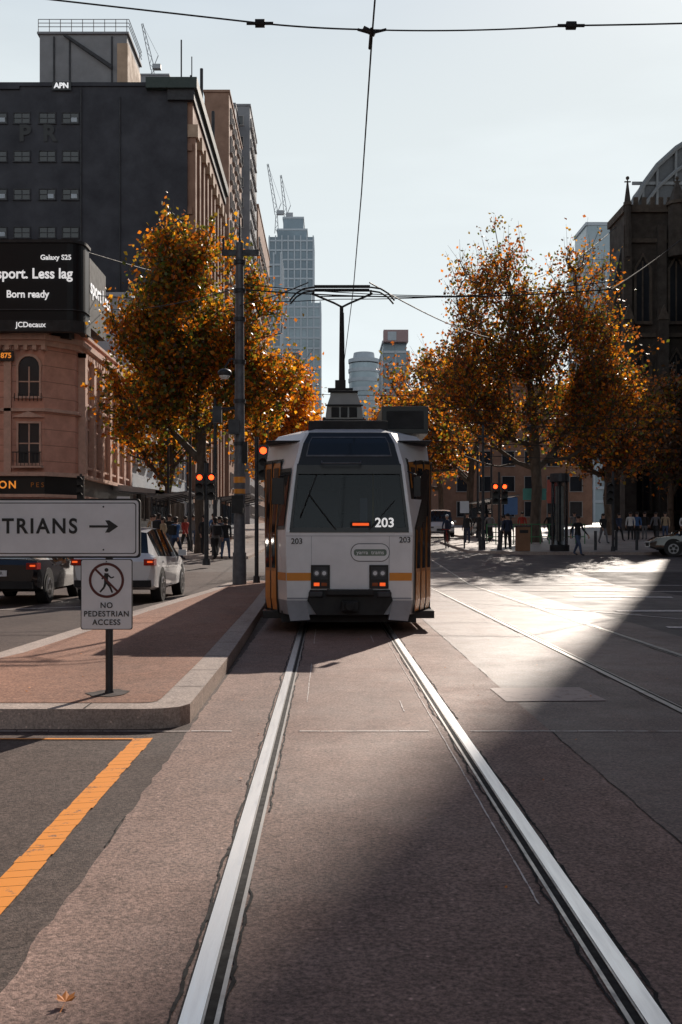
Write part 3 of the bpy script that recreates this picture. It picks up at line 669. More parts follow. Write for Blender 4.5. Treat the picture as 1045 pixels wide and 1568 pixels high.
def person(x,y,z,rz,kind,top,bot,h=1.0,bag=None):
    src=pm_cache[kind]; me=bpy.data.meshes.new('pedestrian'); me.from_pydata(src.v,[],src.f)
    for mt in (cloth[top],cloth[bot],skin,hairm,blackm): me.materials.append(mt)
    me.polygons.foreach_set('material_index',src.m); me.polygons.foreach_set('use_smooth',[True]*len(me.polygons)); me.update()
    ob=bpy.data.objects.new('pedestrian',me); col.objects.link(ob); ob.location=(x,y,z); ob.rotation_euler=(0,0,rz); ob.scale=(1.12*h,1.12*h,h*1.0)
    if bag:
        b=MB('backpack',ob,.03); b.box(-.14,.14,-.26,-.1,1.02,1.42,cloth[bag]); ALL.append(b)
R=random.uniform
for (x,D,kind,top,bot,h,bag) in ((-7.28,44.2,3,'beige','black',.94,None),(-7.12,45,0,'black','denim',1.0,'grey'),(-6.46,42.5,1,'blue','navy',1.04,'black'),(-6.55,46,2,'red','black',.95,None),(-5.43,44,0,'black','black',1.0,None),(-4.77,42.5,1,'grey','black',1.03,'black'),(-4.73,44,2,'navy','grey',.96,None),(-4.35,42.7,1,'black','denim',1.02,None),(-8.14,47,0,'white','denim',.98,None),(-7.0,52,3,'grey','denim',.95,None),(-5.1,45.5,3,'black','black',.98,None),(-6.0,48,1,'black','grey',1.0,None),(-7.7,45.5,1,'navy','black',1.03,'black'),(-8.6,49,2,'beige','denim',.96,None),(-5.7,50,0,'blue','black',1,None)):
    person(x,D,g(D)+(.12 if D>43 else 0),R(2.2,4.2) if kind!=1 else R(-.6,.6),kind,top,bot,h,bag)
for (x,D,kind,top,bot,h,bag) in ((11.34,45,1,'black','denim',1.04,None),(15.54,56,2,'black','grey',.97,None),(8.8,48.5,0,'navy','black',1.0,'black'),(8.86,50,3,'grey','black',.95,None),(18.9,62,0,'white','black',1,None),(19.3,62,3,'blue','black',1,None),(20.1,63,0,'black','grey',1,None),(20.8,63,2,'grey','black',1,None),(21.4,63,0,'beige','denim',1,None),(9.48,58,1,'grey','black',1,None),(9.17,60,2,'black','black',1,None),(10.6,67,0,'navy','denim',1,None),(12.16,62,0,'red','black',1,None),(14.5,64,3,'black','black',1,None),(7.9,56,0,'black','navy',1,None),(10.3,57,3,'beige','black',.95,None),(13.4,60,1,'black','black',1,None),(17.6,60,2,'navy','black',.96,None),(22.2,62,3,'white','black',.96,None),(16.4,66,0,'grey','denim',1,None)):
    person(x,D,g(D)+(.12 if D>47 else 0),R(2.4,3.9),kind,top,bot,h,bag)
CY=G('cyclist',(6.4,53,g(53)),2.9); c=CY.part('bicycle',smooth=40)
def torus(mb,cy,cz,r,rt,mt,n=24):
    for k in range(n):
        a,b=2*math.pi*k/n,2*math.pi*(k+1)/n; mb.cyl((0,cy+r*math.cos(a),cz+r*math.sin(a)),(0,cy+r*math.cos(b),cz+r*math.sin(b)),rt,rt,mt,6,False)
torus(c,-.5,.34,.33,.018,blackm); torus(c,.52,.34,.33,.018,blackm)
for k in range(8):
    t=k*math.pi/4
    for cy in (-.5,.52): c.cyl((0,cy,.34),(0,cy+.32*math.cos(t),.34+.32*math.sin(t)),.003,.003,steel,4)
for a,b_ in (((0,-.5,.34),(0,-.08,.32)),((0,-.08,.32),(0,-.2,.85)),((0,-.5,.34),(0,-.18,.78)),((0,-.18,.78),(0,.38,.82)),((0,-.08,.32),(0,.4,.75)),((0,.52,.34),(0,.37,.95)),((-.22,.36,1.0),(.22,.36,1.0))): c.cyl(a,b_,.016,.016,cloth['red'],8)
c.ell((0,-.2,.88),(.07,.13,.03),blackm)
r_=CY.part('rider',smooth=60)
def limb(pts,rs,mt):
    for (a,b_),(ra,rb) in zip(zip(pts[:-1],pts[1:]),zip(rs[:-1],rs[1:])): r_.cyl(a,b_,ra,rb,mt,10); r_.ell(b_,rb,mt,8,6)
limb([(0,-.2,.98),(0,-.12,1.2),(0,.06,1.42)],[.15,.14,.13],cloth['navy'])
for sd in (-1,1):
    limb([(sd*.09,-.18,.95),(sd*.11,.14,.72 if sd>0 else .88),(sd*.11,-.02,.30 if sd>0 else .5)],[.09,.065,.045],cloth['black'])
    r_.box(sd*.11-.04,sd*.11+.04,-.08,.16,.20 if sd>0 else .40,.28 if sd>0 else .48,blackm)
    limb([(sd*.17,.05,1.42),(sd*.22,.2,1.2),(sd*.2,.36,1.05)],[.055,.042,.032],cloth['navy'])
limb([(0,.08,1.48),(0,.11,1.58)],[.05,.05],skin); r_.ell((0,.13,1.67),(.08,.095,.11),skin); r_.ell((0,.12,1.73),(.095,.12,.08),cloth['white'])

# ------------------------------------------------------------------ trees
bark=M('bark',(.085,.065,.050),.9,var=.45,scale=4,bump=.4,bscale=12,stretch=(1,1,.4))
Lg=LEAF('leaf_green',(.085,.11,.022),.45); Lo=LEAF('leaf_olive',(.20,.145,.024),.5); Lr=LEAF('leaf_orange',(.54,.165,.014),.55); Ld=LEAF('leaf_rust',(.32,.095,.022),.5); Ly=LEAF('leaf_gold',(.60,.26,.025),.6); Lb=LEAF('leaf_brown',(.085,.048,.026),.35)
LM=[Lg,Lo,Lr,Ld,Ly,Lb]
def tree(name,base,lobes,th,ncl,lpc,ls,wts,tr0=.22,gap=-.12,cr=.5,seed=1,low=(1,1),twk=2):
    rg=np.random.default_rng(seed); rd=random.Random(seed)
    T_=G(name,(base[0],base[1],g(base[1])+.05))
    vol=np.array([l[3]*l[4]*l[5] for l in lobes]); vol/=vol.sum(); C=[]
    off=Vector((seed*7.3,seed*3.1,0))
    while len(C)<ncl:
        l=lobes[rg.choice(len(lobes),p=vol)]; d=rg.normal(size=3); d/=np.linalg.norm(d); r=rg.random()**.40
        p=np.array(l[:3])+d*r*np.array(l[3:])*(1+rg.normal()*.08)
        if noise.noise(Vector(p)*.5+off)<gap: continue
        C.append(p)
    C=np.array(C); top=np.array([0,0,th])
    nodes=[np.array([0.,0.,0.])]; par=[-1]
    for k in range(1,5): nodes.append(np.array([rd.gauss(0,.05),rd.gauss(0,.05),th*k/4])); par.append(k-1)
    zmax=C[:,2].max(); mx_=C[:,0].mean()
    for k in range(1,5): nodes.append(np.array([rd.gauss(0,.25)+mx_*k/4,rd.gauss(0,.25),th+(zmax*.8-th)*k/4])); par.append(len(nodes)-2)
    pl=[0]; 
    for i in range(1,len(nodes)): pl.append(pl[par[i]]+np.linalg.norm(nodes[i]-nodes[par[i]]))
    order=np.argsort(np.linalg.norm((C-top)*[1,1,.8],axis=1)); leafnode=[]
    for i in order:
        A=np.array(nodes); d=np.linalg.norm(A-C[i],axis=1); up=(A[:,2]-C[i][2]); cost=d+.25*np.array(pl)+np.maximum(0,up+.3)*1.6; cost[:3]=1e9
        j=int(np.argmin(cost)); p0=nodes[j]; p1=C[i]; L=np.linalg.norm(p1-p0); last=j
        ns=max(1,int(L/1.1))
        for s in range(1,ns+1):
            t=s/ns; q=p0+(p1-p0)*t; q=q+np.array([rd.gauss(0,.06),rd.gauss(0,.06),math.sin(t*math.pi)*-.10*L+rd.gauss(0,.05)])*(0 if s==ns else 1)
            nodes.append(q); par.append(last); pl.append(pl[last]+L/ns); last=len(nodes)-1
        leafnode.append(last)
    n=len(nodes); cnt=np.zeros(n)
    for l in leafnode: cnt[l]+=1
    for i in range(n-1,0,-1): cnt[par[i]]+=cnt[i]
    rad=np.minimum(tr0,tr0*(np.maximum(cnt,.5)/cnt[0])**.46+.010); rad[0]=tr0*1.35; rad[1]=tr0*1.05
    wd=T_.part('trunk_and_limbs',smooth=60)
    for i in range(1,n): wd.cyl(nodes[par[i]],nodes[i],rad[par[i]] if i<9 else min(rad[par[i]],rad[i]*1.5),rad[i],bark,10 if rad[i]>.08 else 5,cap=False)
    tips=[]
    for i in leafnode:
        for k in range(twk):
            p=nodes[i]; d=p-np.array([0,0,th*.6]); d=d/np.linalg.norm(d)+np.array([0,0,.35])+rg.normal(size=3)*.4; e=p+d*rd.uniform(.4,1.1); wd.cyl(p,e,.012,.005,bark,4,cap=False); tips.append((p,e))
    N=ncl*lpc; ci=np.repeat(np.arange(ncl),lpc); dens=rg.uniform(.25,1.35,ncl)
    keep=rg.random(N)<dens[ci]/1.35; ci=ci[keep]; N=len(ci)
    ctr=C[ci]+rg.normal(size=(N,3))*cr*np.array([1,1,.75])
    tp_=np.array([t[0] for t in tips]); te=np.array([t[1] for t in tips]); sel=rg.random(N)<.35
    oi=np.argsort(order)
    ti=(oi[ci]*twk+rg.integers(0,twk,N)); u=rg.random(N)[:,None]*1.1
    ctr=np.where(sel[:,None],tp_[ti]+(te[ti]-tp_[ti])*u+rg.normal(size=(N,3))*.12,ctr)
    a=rg.normal(size=(N,3)); a/=np.linalg.norm(a,axis=1)[:,None]; b=rg.normal(size=(N,3)); b-=a*(a*b).sum(1)[:,None]; b/=np.linalg.norm(b,axis=1)[:,None]; c=np.cross(a,b)
    s=(ls*rg.uniform(.55,1.25,N))[:,None]
    V=np.stack([ctr-a*s*.5,ctr+b*s*.42+a*s*.08+c*s*.12,ctr+a*s*.55,ctr-b*s*.42+a*s*.08+c*s*.12],1).reshape(-1,3)
    cw_=np.array([wts]*ncl)*rg.uniform(.1,2.4,(ncl,len(wts))); z=(C[:,2]-C[:,2].min())/(np.ptp(C[:,2]))
    ed=np.abs(C[:,0]-mx_)/np.abs(C[:,0]-mx_).max(); cw_[:,2]*=.6+.8*ed; cw_[:,4]*=.4+1.1*ed; cw_[:,5]*=low[0]+(1-z)*low[1]; cw_/=cw_.sum(1)[:,None]
    cum=cw_.cumsum(1)[ci]; mi=(rg.random(N)[:,None]>cum).sum(1).clip(0,5)
    me=bpy.data.meshes.new('foliage'); me.vertices.add(len(V)); me.vertices.foreach_set('co',V.ravel())
    me.loops.add(4*N); me.loops.foreach_set('vertex_index',np.arange(4*N)); me.polygons.add(N); me.polygons.foreach_set('loop_start',np.arange(N)*4); me.polygons.foreach_set('loop_total',np.full(N,4))
    for mt in LM: me.materials.append(mt)
    me.polygons.foreach_set('material_index',mi.astype(np.int32)); me.update(); me.validate()
    o=bpy.data.objects.new('foliage',me); col.objects.link(o); o.parent=T_.e
tree('plane_tree',(-5.8,45.5),[(0,0,9.8,3.3,2.6,4.4),(-2.5,0,8.2,2.2,2.2,3.1),(2.2,0,8.6,2.0,2.0,3.1),(-.7,0,12.7,1.8,1.6,2.2)],4.2,600,100,.21,[1.7,1.5,1.8,.5,.9,.3],.22,-.08,.42,3)
tree('plane_tree',(-9.3,58),[(0,0,7.0,2.8,2.4,3.2),(0,0,8.6,2,2,2.2)],3.2,210,76,.24,[1.2,1,1,.6,.4,.7],.2,-.06,.5,5)
tree('plane_tree',(-4.2,80),[(0,0,9.4,3.8,3.0,4.4),(.8,0,11.6,2,2,2.0)],3.8,290,90,.30,[.4,.7,3.0,.6,1.8,.1],.24,-.1,.6,8)
tree('plane_tree',(-5,112),[(0,0,9.4,4.6,4,4.6)],3.6,170,70,.4,[.4,.7,2.8,.7,1.5,.2],.24,-.2,.8,9)
tree('plane_tree',(12.3,58.5),[(-.3,0,10.2,5.0,3.6,4.9),(4.0,0,9.2,2.5,2.4,3.8),(-4.3,0,8.8,2.8,2.4,3.9),(-2.4,0,14.8,2.6,2.2,3.4),(2.8,0,14.4,1.9,2.0,3.3)],4.4,1000,56,.21,[.9,1.2,1.1,1.5,.6,1.1],.30,-.12,.50,12,twk=3)
tree('plane_tree',(10.9,76),[(-2.5,0,9.0,4.4,3.4,4.6),(-1.5,0,11.6,3,2.6,2.8)],4,310,66,.28,[.8,1.0,1.5,1.3,.7,.8],.26,-.1,.6,15)
tree('plane_tree',(11.2,98),[(-2.4,0,9,5.4,4,4.2)],4,220,70,.38,[.5,.8,2.5,.8,1.4,.4],.26,-.2,.8,17)
tree('plane_tree',(21.5,76),[(0,0,8.6,4.3,3.6,4.4)],4,240,70,.32,[.5,.7,.8,1.2,.2,2.2],.26,-.15,.7,19)
tree('plane_tree',(29,84),[(0,0,8.4,4.5,4,4.4)],4,230,70,.34,[.6,.5,.3,.8,.1,3],.26,-.15,.7,21)
tree('plane_tree',(12,140),[(-5,0,9,7,4,4.4)],4,170,70,.5,[.6,.9,2.2,.8,1.2,.5],.26,-.3,1,23)

# ------------------------------------------------------------------ buildings
stone=M('salmon_stucco',(.62,.33,.25),.8,var=.18,scale=1.5); stone_d=M('stucco_groove',(.32,.17,.13),.9,var=.1); trim_s=M('stone_trim',(.60,.40,.32),.8,var=.18,scale=3)
grey=M('charcoal_render',(.040,.041,.050),.85,var=.25,scale=.35); greyl=M('grey_render',(.20,.20,.21),.8,var=.15,scale=.5)
brown=M('brown_brick',(.26,.15,.105),.85,var=.2,scale=.7); tan=M('tan_stone',(.38,.27,.19),.8,var=.2,scale=.8)
conc=M('concrete',(.22,.22,.235),.8,var=.15,scale=.4); dstone=M('cathedral_stone',(.046,.037,.031),.9,var=.35,scale=1.2,bump=.5,bscale=6); dstone2=M('cathedral_trim',(.080,.063,.050),.9,var=.3,scale=2)
winm=M('window_glass',(.025,.028,.034),.12,var=.3,scale=.4,spec=.6); frame=M('window_frame',(.30,.28,.27),.6); roofm=M('dark_slate',(.03,.03,.034),.7,var=.2)
tglass=M('tower_glass',(.17,.225,.27),.25,var=.25,scale=.08); tglass2=M('tower_glass_pale',(.30,.37,.41),.3,var=.2,scale=.08); tfin=M('tower_fins',(.42,.46,.50),.6,var=.05)  # distance haze is mixed into these tower colours as paler blue-grey
pale=M('pale_panel',(.38,.42,.46),.6,var=.1,scale=.6)
def window(mb,c,ax,w,h,fr=frame,gl_=winm,arch=False,d=.12,sill=True,mull=True):
    def Pt(u,z,o): return (c[0]+u,c[1]-o,c[2]+z) if ax=='y-' else (c[0]+o,c[1]+u,c[2]+z)
    pts=[(-w/2,-h/2),(w/2,-h/2),(w/2,h/2)]
    if arch: pts+=[(w/2*math.cos(t),h/2+w/2*math.sin(t)) for t in np.linspace(.3,math.pi-.3,7)]
    pts+=[(-w/2,h/2)]
    mb.poly([Pt(u,z,.012) for u,z in pts],gl_)
    def B(u0,u1,z0,z1,o,mt):
        if ax=='y-': mb.box(c[0]+u0,c[0]+u1,c[1]-o,c[1]+.01,c[2]+z0,c[2]+z1,mt)
        else: mb.box(c[0]-.01,c[0]+o,c[1]+u0,c[1]+u1,c[2]+z0,c[2]+z1,mt)
    t=.09*max(1,w/1.6)
    B(-w/2-t,-w/2,-h/2,h/2,d,fr); B(w/2,w/2+t,-h/2,h/2,d,fr)
    if not arch: B(-w/2-t,w/2+t,h/2,h/2+t,d+.004,fr)
    else:
        for k in range(8):
            a0,a1=math.pi*k/8,math.pi*(k+1)/8; r0,r1=w/2,w/2+t*1.4
            mb.prism([Pt(r0*math.cos(a0),h/2+r0*math.sin(a0),0),Pt(r1*math.cos(a0),h/2+r1*math.sin(a0),0),Pt(r1*math.cos(a1),h/2+r1*math.sin(a1),0),Pt(r0*math.cos(a1),h/2+r0*math.sin(a1),0)],(0,-d,0) if ax=='y-' else (d,0,0),fr)
    if sill: B(-w/2-t*1.6,w/2+t*1.6,-h/2-t*1.2,-h/2,d*1.6,fr)
    if mull: B(-.035,.035,-h/2,h/2,.05,fr); B(-w/2,w/2,-.03,.03,.047,fr)
H=G('corner_hotel',(0,0,g(50)))
hw=H.part('walls')
hw.prism([(-34,50,0),(-14.2,50,0),(-13.0,51.4,0),(-13.0,66,0),(-34,66,0)],(0,0,10.7),stone)
def band(mb,z0,z1,o,mt,x0=-34):
    P=[(x0,50-o,z0),(-14.2+o*.4,50-o,z0),(-13.0+o,51.4-o*.4,z0),(-13.0+o,66+o,z0),(x0,66+o,z0)]; mb.prism(P,(0,0,z1-z0),mt)
hc=H.part('cornices')
band(hc,10.55,10.8,.45,trim_s); band(hc,10.3,10.55,.22,trim_s); band(hc,10.8,11.3,.1,stone); band(hc,11.3,11.45,.2,trim_s)
band(hc,7.0,7.16,.18,trim_s); band(hc,3.75,3.95,.4,trim_s); band(hc,2.85,3.75,.12,black); band(hc,2.7,2.85,.25,trim_s)
for z in np.arange(4.5,10.2,.8): band(hc,z,z+.03,.008,stone_d)
for x in np.arange(-30,-14,.45): hc.box(x,x+.2,49.62,50,10.05,10.3,trim_s)
for y in np.arange(52,66,.45): hc.box(-13,-12.62,y,y+.2,10.05,10.3,trim_s)
hc.prism([(-15.9,49.85,10.8),(-13.9,49.85,10.8),(-14.9,49.85,11.6)],(0,-.3,0),trim_s)
for k in range(9): hc.cyl((-17.5+.13*k,49.8,11.45),(-17.5+.13*k,49.8,12.0),.04,.04,trim_s,8)
for x in (-16.0,-17.35,-19.8,-22.3): hc.box(x-.18,x+.18,49.82,50,3.95,10.3,trim_s)
for y in np.arange(52,66,2.0): hc.box(-13.0,-12.62,y,y+.5,3.95,10.3,trim_s); hc.box(-12.999,-12.7,y+.05,y+.45,.0,2.7,trim_s)
hx=H.part('windows')
for x in (-14.95,-18.6,-21,-23.5):
    window(hx,(x,50,8.5),'y-',1.05,1.5,trim_s,arch=True); window(hx,(x,50,5.4),'y-',1.05,2.0,trim_s)
    hx.box(x-.75,x+.75,49.5,50,4.15,4.25,trim_s)
    for k in range(8): hx.cyl((x-.68+.19*k,49.55,4.25),(x-.68+.19*k,49.55,4.9),.02,.02,blackm,5)
    hx.box(x-.72,x+.72,49.52,49.57,4.9,4.95,blackm); hx.prism([(x-.8,49.99,6.7),(x+.8,49.99,6.7),(x,49.99,7.0)],(0,-.2,0),trim_s)
    for k in range(8): hx.cyl((x-.68+.19*k,49.8,7.5),(x-.68+.19*k,49.8,7.9),.02,.02,blackm,5)
for y in (53.2,55.2,57.2,59.2,61.2,63.2):
    window(hx,(-13.0,y,8.5),'x+',.9,1.5,trim_s,arch=True,d=.2); window(hx,(-13.0,y,5.4),'x+',.9,2.0,trim_s,d=.2); window(hx,(-13.0,y,1.3),'x+',1.1,1.9,trim_s,sill=False,d=.2)
for x in (-14.9,-16.9,-18.9,-20.9,-22.9): window(hx,(x,50,1.1),'y-',1.2,1.5,trim_s,arch=True,sill=False)
H.text('YOUNG & JACKSON',(-15.55,49.84,3.3),.52,texto,ax='RIGHT',off=.01,sp=1.25,name='gold_lettering'); H.text('P E S',(-14.5,49.84,3.3),.34,orange_d,ax='CENTER',name='gold_lettering')
pl_=H.part('date_plaque'); pl_.box(-16.95,-15.65,49.7,49.8,9.5,10.0,black); H.text('1875',(-15.75,49.69,9.75),.36,texto,off=.008,ax='RIGHT')
BB=G('digital_billboard',(0,0,0)); bb=BB.part('screen')
scrn=M('screen_black',(.006,.006,.008),.45,var=0,spec=.25)
def curve_plan(r,x1,y1,y2,o=0):
    return [(-34,y1+o)]+[(x1-r+(r-o)*math.sin(t),y1+r-(r-o)*math.cos(t)) for t in np.linspace(0,math.pi/2,9)]+[(x1-o,y2)]
def wall(mb,P,z0,z1,th,mt):
    A=[(x,y,z0) for x,y in P]; Q=[(x,y,z0) for x,y in th][::-1]; mb.prism(A+Q,(0,0,z1-z0),mt)
O=curve_plan(.75,-12.0,48.8,50.2); I=curve_plan(.75,-12.0,48.8,50.2,.3)
wall(bb,O,12.1,15.9,I,scrn)
bf=BB.part('frame')
O2=curve_plan(.8,-11.92,48.72,50.25); I2=curve_plan(.75,-12.0,48.8,50.25,.35)
wall(bf,O2,15.9,16.05,I2,blackm); wall(bf,O2,11.55,12.1,I2,blackm); wall(bf,O2,12.6,12.64,I2,steel_d)
bf.box(-30,-13,50.2,52,11.5,15.9,blackm)
bf.box(-12.55,-12.0,50.3,54,12.1,15.6,blackm)
BB.text('sport. Less lag',(-12.45,48.70,14.35),.70,textw,ax='RIGHT',off=.014,ext=.01,sx=.92); BB.text('Born ready',(-13.6,48.70,13.35),.50,textw,ax='RIGHT',off=.01,ext=.01,sx=.92); BB.text('Galaxy S25',(-12.5,48.70,15.15),.34,textw,ax='RIGHT',off=.006,ext=.01); BB.text('JCDecaux',(-13.75,48.66,11.85),.36,textw,ax='RIGHT',off=.005,ext=.01)
BB.text('sport Less',(-11.97,50.4,14.2),1.1,textw,rot=(math.pi/2,0,math.pi/2),ax='LEFT',off=.02)
def building(name,x0,x1,y0,y1,h,mt,rows=0,z_first=3,fh=3.6,front=None,sidew=None,wmat=winm,fr=frame,par=.8,roofbits=True):
    B=G(name,(0,0,0)); zb=g(y0)-.5; b=B.part('walls'); b.box(x0,x1,y0,y1,zb,h,mt)
    b.box(x0-.15,x1+.15,y0-.15,y1+.15,h,h+par*.4,mt); b.box(x0+.3,x1-.3,y0+.3,y1-.3,h+par*.4,h+par*.4+.2,roofm)
    w_=B.part('windows')
    z=zb+z_first
    while z+fh*.5<h-.6:
        if front:
            sp_,ww,wh=front; n=int((x1-x0-1)/sp_)
            for k in range(n): window(w_,(x1-.8-sp_*(k+.5),y0,z),'y-',ww,wh,fr,wmat,sill=True,mull=False)
        if sidew:
            sp_,ww,wh,sd=sidew; n=int((y1-y0-.8)/sp_)
            for k in range(n):
                if sd>0: window(w_,(x1,y0+.6+sp_*(k+.5),z),'x+',ww,wh,fr,wmat,d=.22,mull=False)
                else: w_.box(x0-.2,x0+.01,y0+.6+sp_*(k+.5)-ww/2,y0+.6+sp_*(k+.5)+ww/2,z-wh/2,z+wh/2,wmat)
        z+=fh
    if roofbits:
        b.box(x0+(x1-x0)*.3,x0+(x1-x0)*.6,y0+2,y0+(y1-y0)*.6,h,h+3,mt)
    return B,b,w_
B=G('office_building',(0,0,0)); b=B.part('walls')
b.box(-60,-13.2,94,123,0,44.0,grey); b.box(-60,-13.0,93.85,123.2,44.0,44.35,grey); b.box(-60,-29,93.8,94,43.7,44.0,grey)
b.box(-17,-12.2,93.3,123.4,43.6,44.6,M('green_cornice',(.035,.05,.045),.7)); b.box(-15,-12.5,93.6,123.3,42.6,43.6,roofm); b.box(-13.2,-12.7,94.2,123,40.5,42.6,brown)
b.box(-19.6,-19.5,93.9,94,0,43,roofm); b.box(-23.3,-23.15,93.88,94,14,43.8,roofm)
for y in np.arange(94.3,122,3.2): b.box(-13.2,-12.45,y,y+.9,6,40.5,brown); b.box(-13.2,-12.2,y-.15,y+1.05,39.3,40.5,tan)
for z in (14,20,26,32,38): b.box(-13.2,-12.75,94.1,122.9,z,z+.7,brown)
bw=B.part('windows')
for z in (41,37.4,33.8,30.2,26.6,23,19.4,15.8):
    for x in (-36,-33.4,-31,-28.8,-26.4,-24.2):
        window(bw,(x,94,z),'y-',1.45,.95,roofm,winm,d=.08); 
        if random.random()<.35: bw.box(x+.05,x+.6,93.95,93.975,z-.35,z+.05,pale)
    for y in np.arange(95.9,122,3.2): window(bw,(-13.2,y,z),'x+',1.6,2.2,brown,winm,d=.1)
B.text('P  R',(-27.3,93.9,39.5),2.1,textb,off=.09,name='graffiti'); B.text('APN',(-25.0,93.7,43.95),.7,textw,off=.03,name='roof_sign'); b.box(-25.9,-24.1,93.75,93.8,43.55,44.35,black)
rb=B.part('rooftop_plant'); rb.box(-27.3,-19.0,94.6,101,44.3,49.2,greyl); rb.box(-19.9,-18.9,94.4,101,44.3,48.3,tan); rb.box(-27.5,-18.8,94.4,101.2,49.2,49.4,conc)
rb.prism([(-25,94.5,49),(-24.6,94.5,49),(-20.4,94.5,46.2),(-20.4,94.5,45.8)],(0,-.3,0),roofm)
for x in (-26,-24.5,-20.5): rb.box(x,x+.15,94.5,94.6,44.4,49,roofm)
for x in np.arange(-27.4,-18.7,1.05): rb.cyl((x,94.5,49.4),(x,94.5,50.6),.04,.04,steel,5); rb.cyl((x,101,49.4),(x,101,50.6),.04,.04,steel,5)
for z in (49.9,50.25,50.6): rb.cyl((-27.4,94.5,z),(-18.8,94.5,z),.035,.035,steel,5); rb.cyl((-18.8,94.5,z),(-18.8,101,z),.035,.035,steel,5)
for x,yy,h,r in ((-13.9,95,4.6,.07),(-12.9,95,3.0,.05),(-12.6,100,4.2,.16),(-12.7,111,4.6,.18),(-13.4,98,2.6,.10)): rb.cyl((x,yy,44.3),(x,yy,44.3+h),r,r,roofm,8)
building('brick_building',-16,-12.8,130,149,59.5,brown,sidew=(3.4,1.5,2.0,1),fh=3.7,roofbits=False)
building('tower_block',-17.2,-14.6,158,165,70,conc,fh=3.4,roofbits=False); building('tower_block',-17,-12.8,165.3,181,73,conc,sidew=(3,2.2,1.3,1),front=(2.9,2.2,1.4),fh=3.4,roofbits=False)
building('brick_building',-18,-12.6,182,218,62,brown,sidew=(3.4,1.5,2.0,1),fh=3.8,roofbits=False)
building('shop_building',-34,-13.2,66.6,93.5,17.5,pale,sidew=(3,1.8,2,1),front=(3,1.8,2),fh=3.8)
building('shop_building',-34,-13,219,330,38,tan,sidew=(4,2,2.4,1),fh=4)
building('shop_building',17,40,150,210,24,brown,front=(3.4,1.8,2.2),fh=3.8); building('shop_building',16.5,40,212,330,32,greyl,front=(3.4,1.8,2.2),fh=3.8)
building('shop_building',-12.5,-2.5,345,360,34,brown,front=(3,1.6,2),fh=3.8); building('shop_building',3,9,345,360,36,tan,front=(3,1.6,2),fh=3.8)
AW=G('shop_awning',(0,0,g(68))); aw=AW.part('awning')
for k,y in enumerate(np.arange(60,92,4.2)):
    z=g(y)-g(68)
    aw.prism([(-13,y,z+3.6),(-13,y,z+3.2),(-10.3,y,z+3.0),(-10.3,y,z+3.2)],(0,3.8,0),(pale,roofm,tan)[k%3]); aw.box(-10.34,-10.3,y,y+3.8,z+2.6,z+3.2,(roofm,brown,pale)[k%3])
def shelter(x,y,L,rz=0):
    S=G('tram_shelter',(x,y,g(y)+.1),rz); s=S.part('structure',bevel=.01)
    for yy in np.arange(0,L+.1,L/4): s.cyl((0,yy,0),(0,yy,2.6),.05,.05,steel_d,8); s.cyl((0,yy,2.4),(1.6,yy,2.75),.035,.035,steel_d,8)
    s.prism([(-.3,0,2.6),(1.8,0,2.85),(1.8,0,2.92),(-.3,0,2.67)],(0,L,0),steel)
    gp=S.part('glass'); 
    for k in range(4): gp.box(-.01,.01,L/4*k+.1,L/4*(k+1)-.1,.4,2.3,glassc)
    s.box(.1,.5,.4,L-.4,.45,.5,steel)
shelter(-6.4,60,12); shelter(10.6,64,12,0); shelter(-8.8,50,5)
KI=G('advertising_kiosk',(11.1,47.5,g(47.5)+.1)); k=KI.part('column',bevel=.02)
k.cyl((0,0,0),(0,0,.3),.46,.46,blackm,20); k.cyl((0,0,.3),(0,0,3.3),.36,.36,glassc,20); k.cyl((0,0,3.3),(0,0,3.7),.46,.46,steel_d,20); k.box(-.2,.2,-.05,.05,.5,3.1,M('poster',(.35,.33,.3),.6,var=.5,scale=2)); k.cyl((0,0,.3),(0,0,3.3),.08,.08,steel_d,8)
for t in range(6): k.cyl((.38*math.cos(t*1.05),.38*math.sin(t*1.05),.3),(.38*math.cos(t*1.05),.38*math.sin(t*1.05),3.3),.025,.025,steel_d,6)
def simple_sign(x,y,h,w_,hh,mt,name='street_sign'):
    S=G(name,(x,y,g(y)+.1)); s=S.part('post'); s.cyl((0,0,0),(0,0,h),.04,.04,steel_d,8); rbox(s,-w_/2,w_/2,h-hh,h,-.06,.03,.04,mt)
simple_sign(12.5,55,3.6,.7,1.3,M('red_banner',(.45,.10,.07),.6)); simple_sign(9.6,52,2.6,.7,.9,M('blue_banner',(.1,.2,.4),.6)); simple_sign(-9.4,46,2.6,.6,.8,white); simple_sign(12.5,60,3.2,1.4,.7,M('teal_banner',(.08,.3,.28),.6)); simple_sign(6.9,50,2.4,.45,.6,white)
BI=G('litter_bin',(9.3,47.3,g(47.3)+.12)); q=BI.part('body',bevel=.03); q.box(-.3,.3,-.3,.3,0,1.15,M('bin_wood',(.25,.13,.07),.7)); q.box(-.34,.34,-.34,.34,1.15,1.22,steel_d); q.box(-.2,.2,-.31,-.3,.85,1.0,blackm)
FN=G('fence',(10,56,g(56)+.12)); q=FN.part('rails'); gr=M('green_rail',(.06,.22,.09),.5)
for k in range(12): q.cyl((k*.5-1,0,0),(k*.5-1,0,1.1),.03,.03,gr,6)
for z in (.4,1.1): q.cyl((-1,0,z),(4.5,0,z),.03,.03,gr,6)
BO=G('bollard_row',(0,0,0)); q=BO.part('bollards')
for x in (7.4,8.4,13,14,15,16,-8,-9.2,-10.4): y=48.2 if x>0 else 44.6; q.cyl((x,y,g(y)+.1),(x,y,g(y)+1.05),.07,.07,steel_d,10)
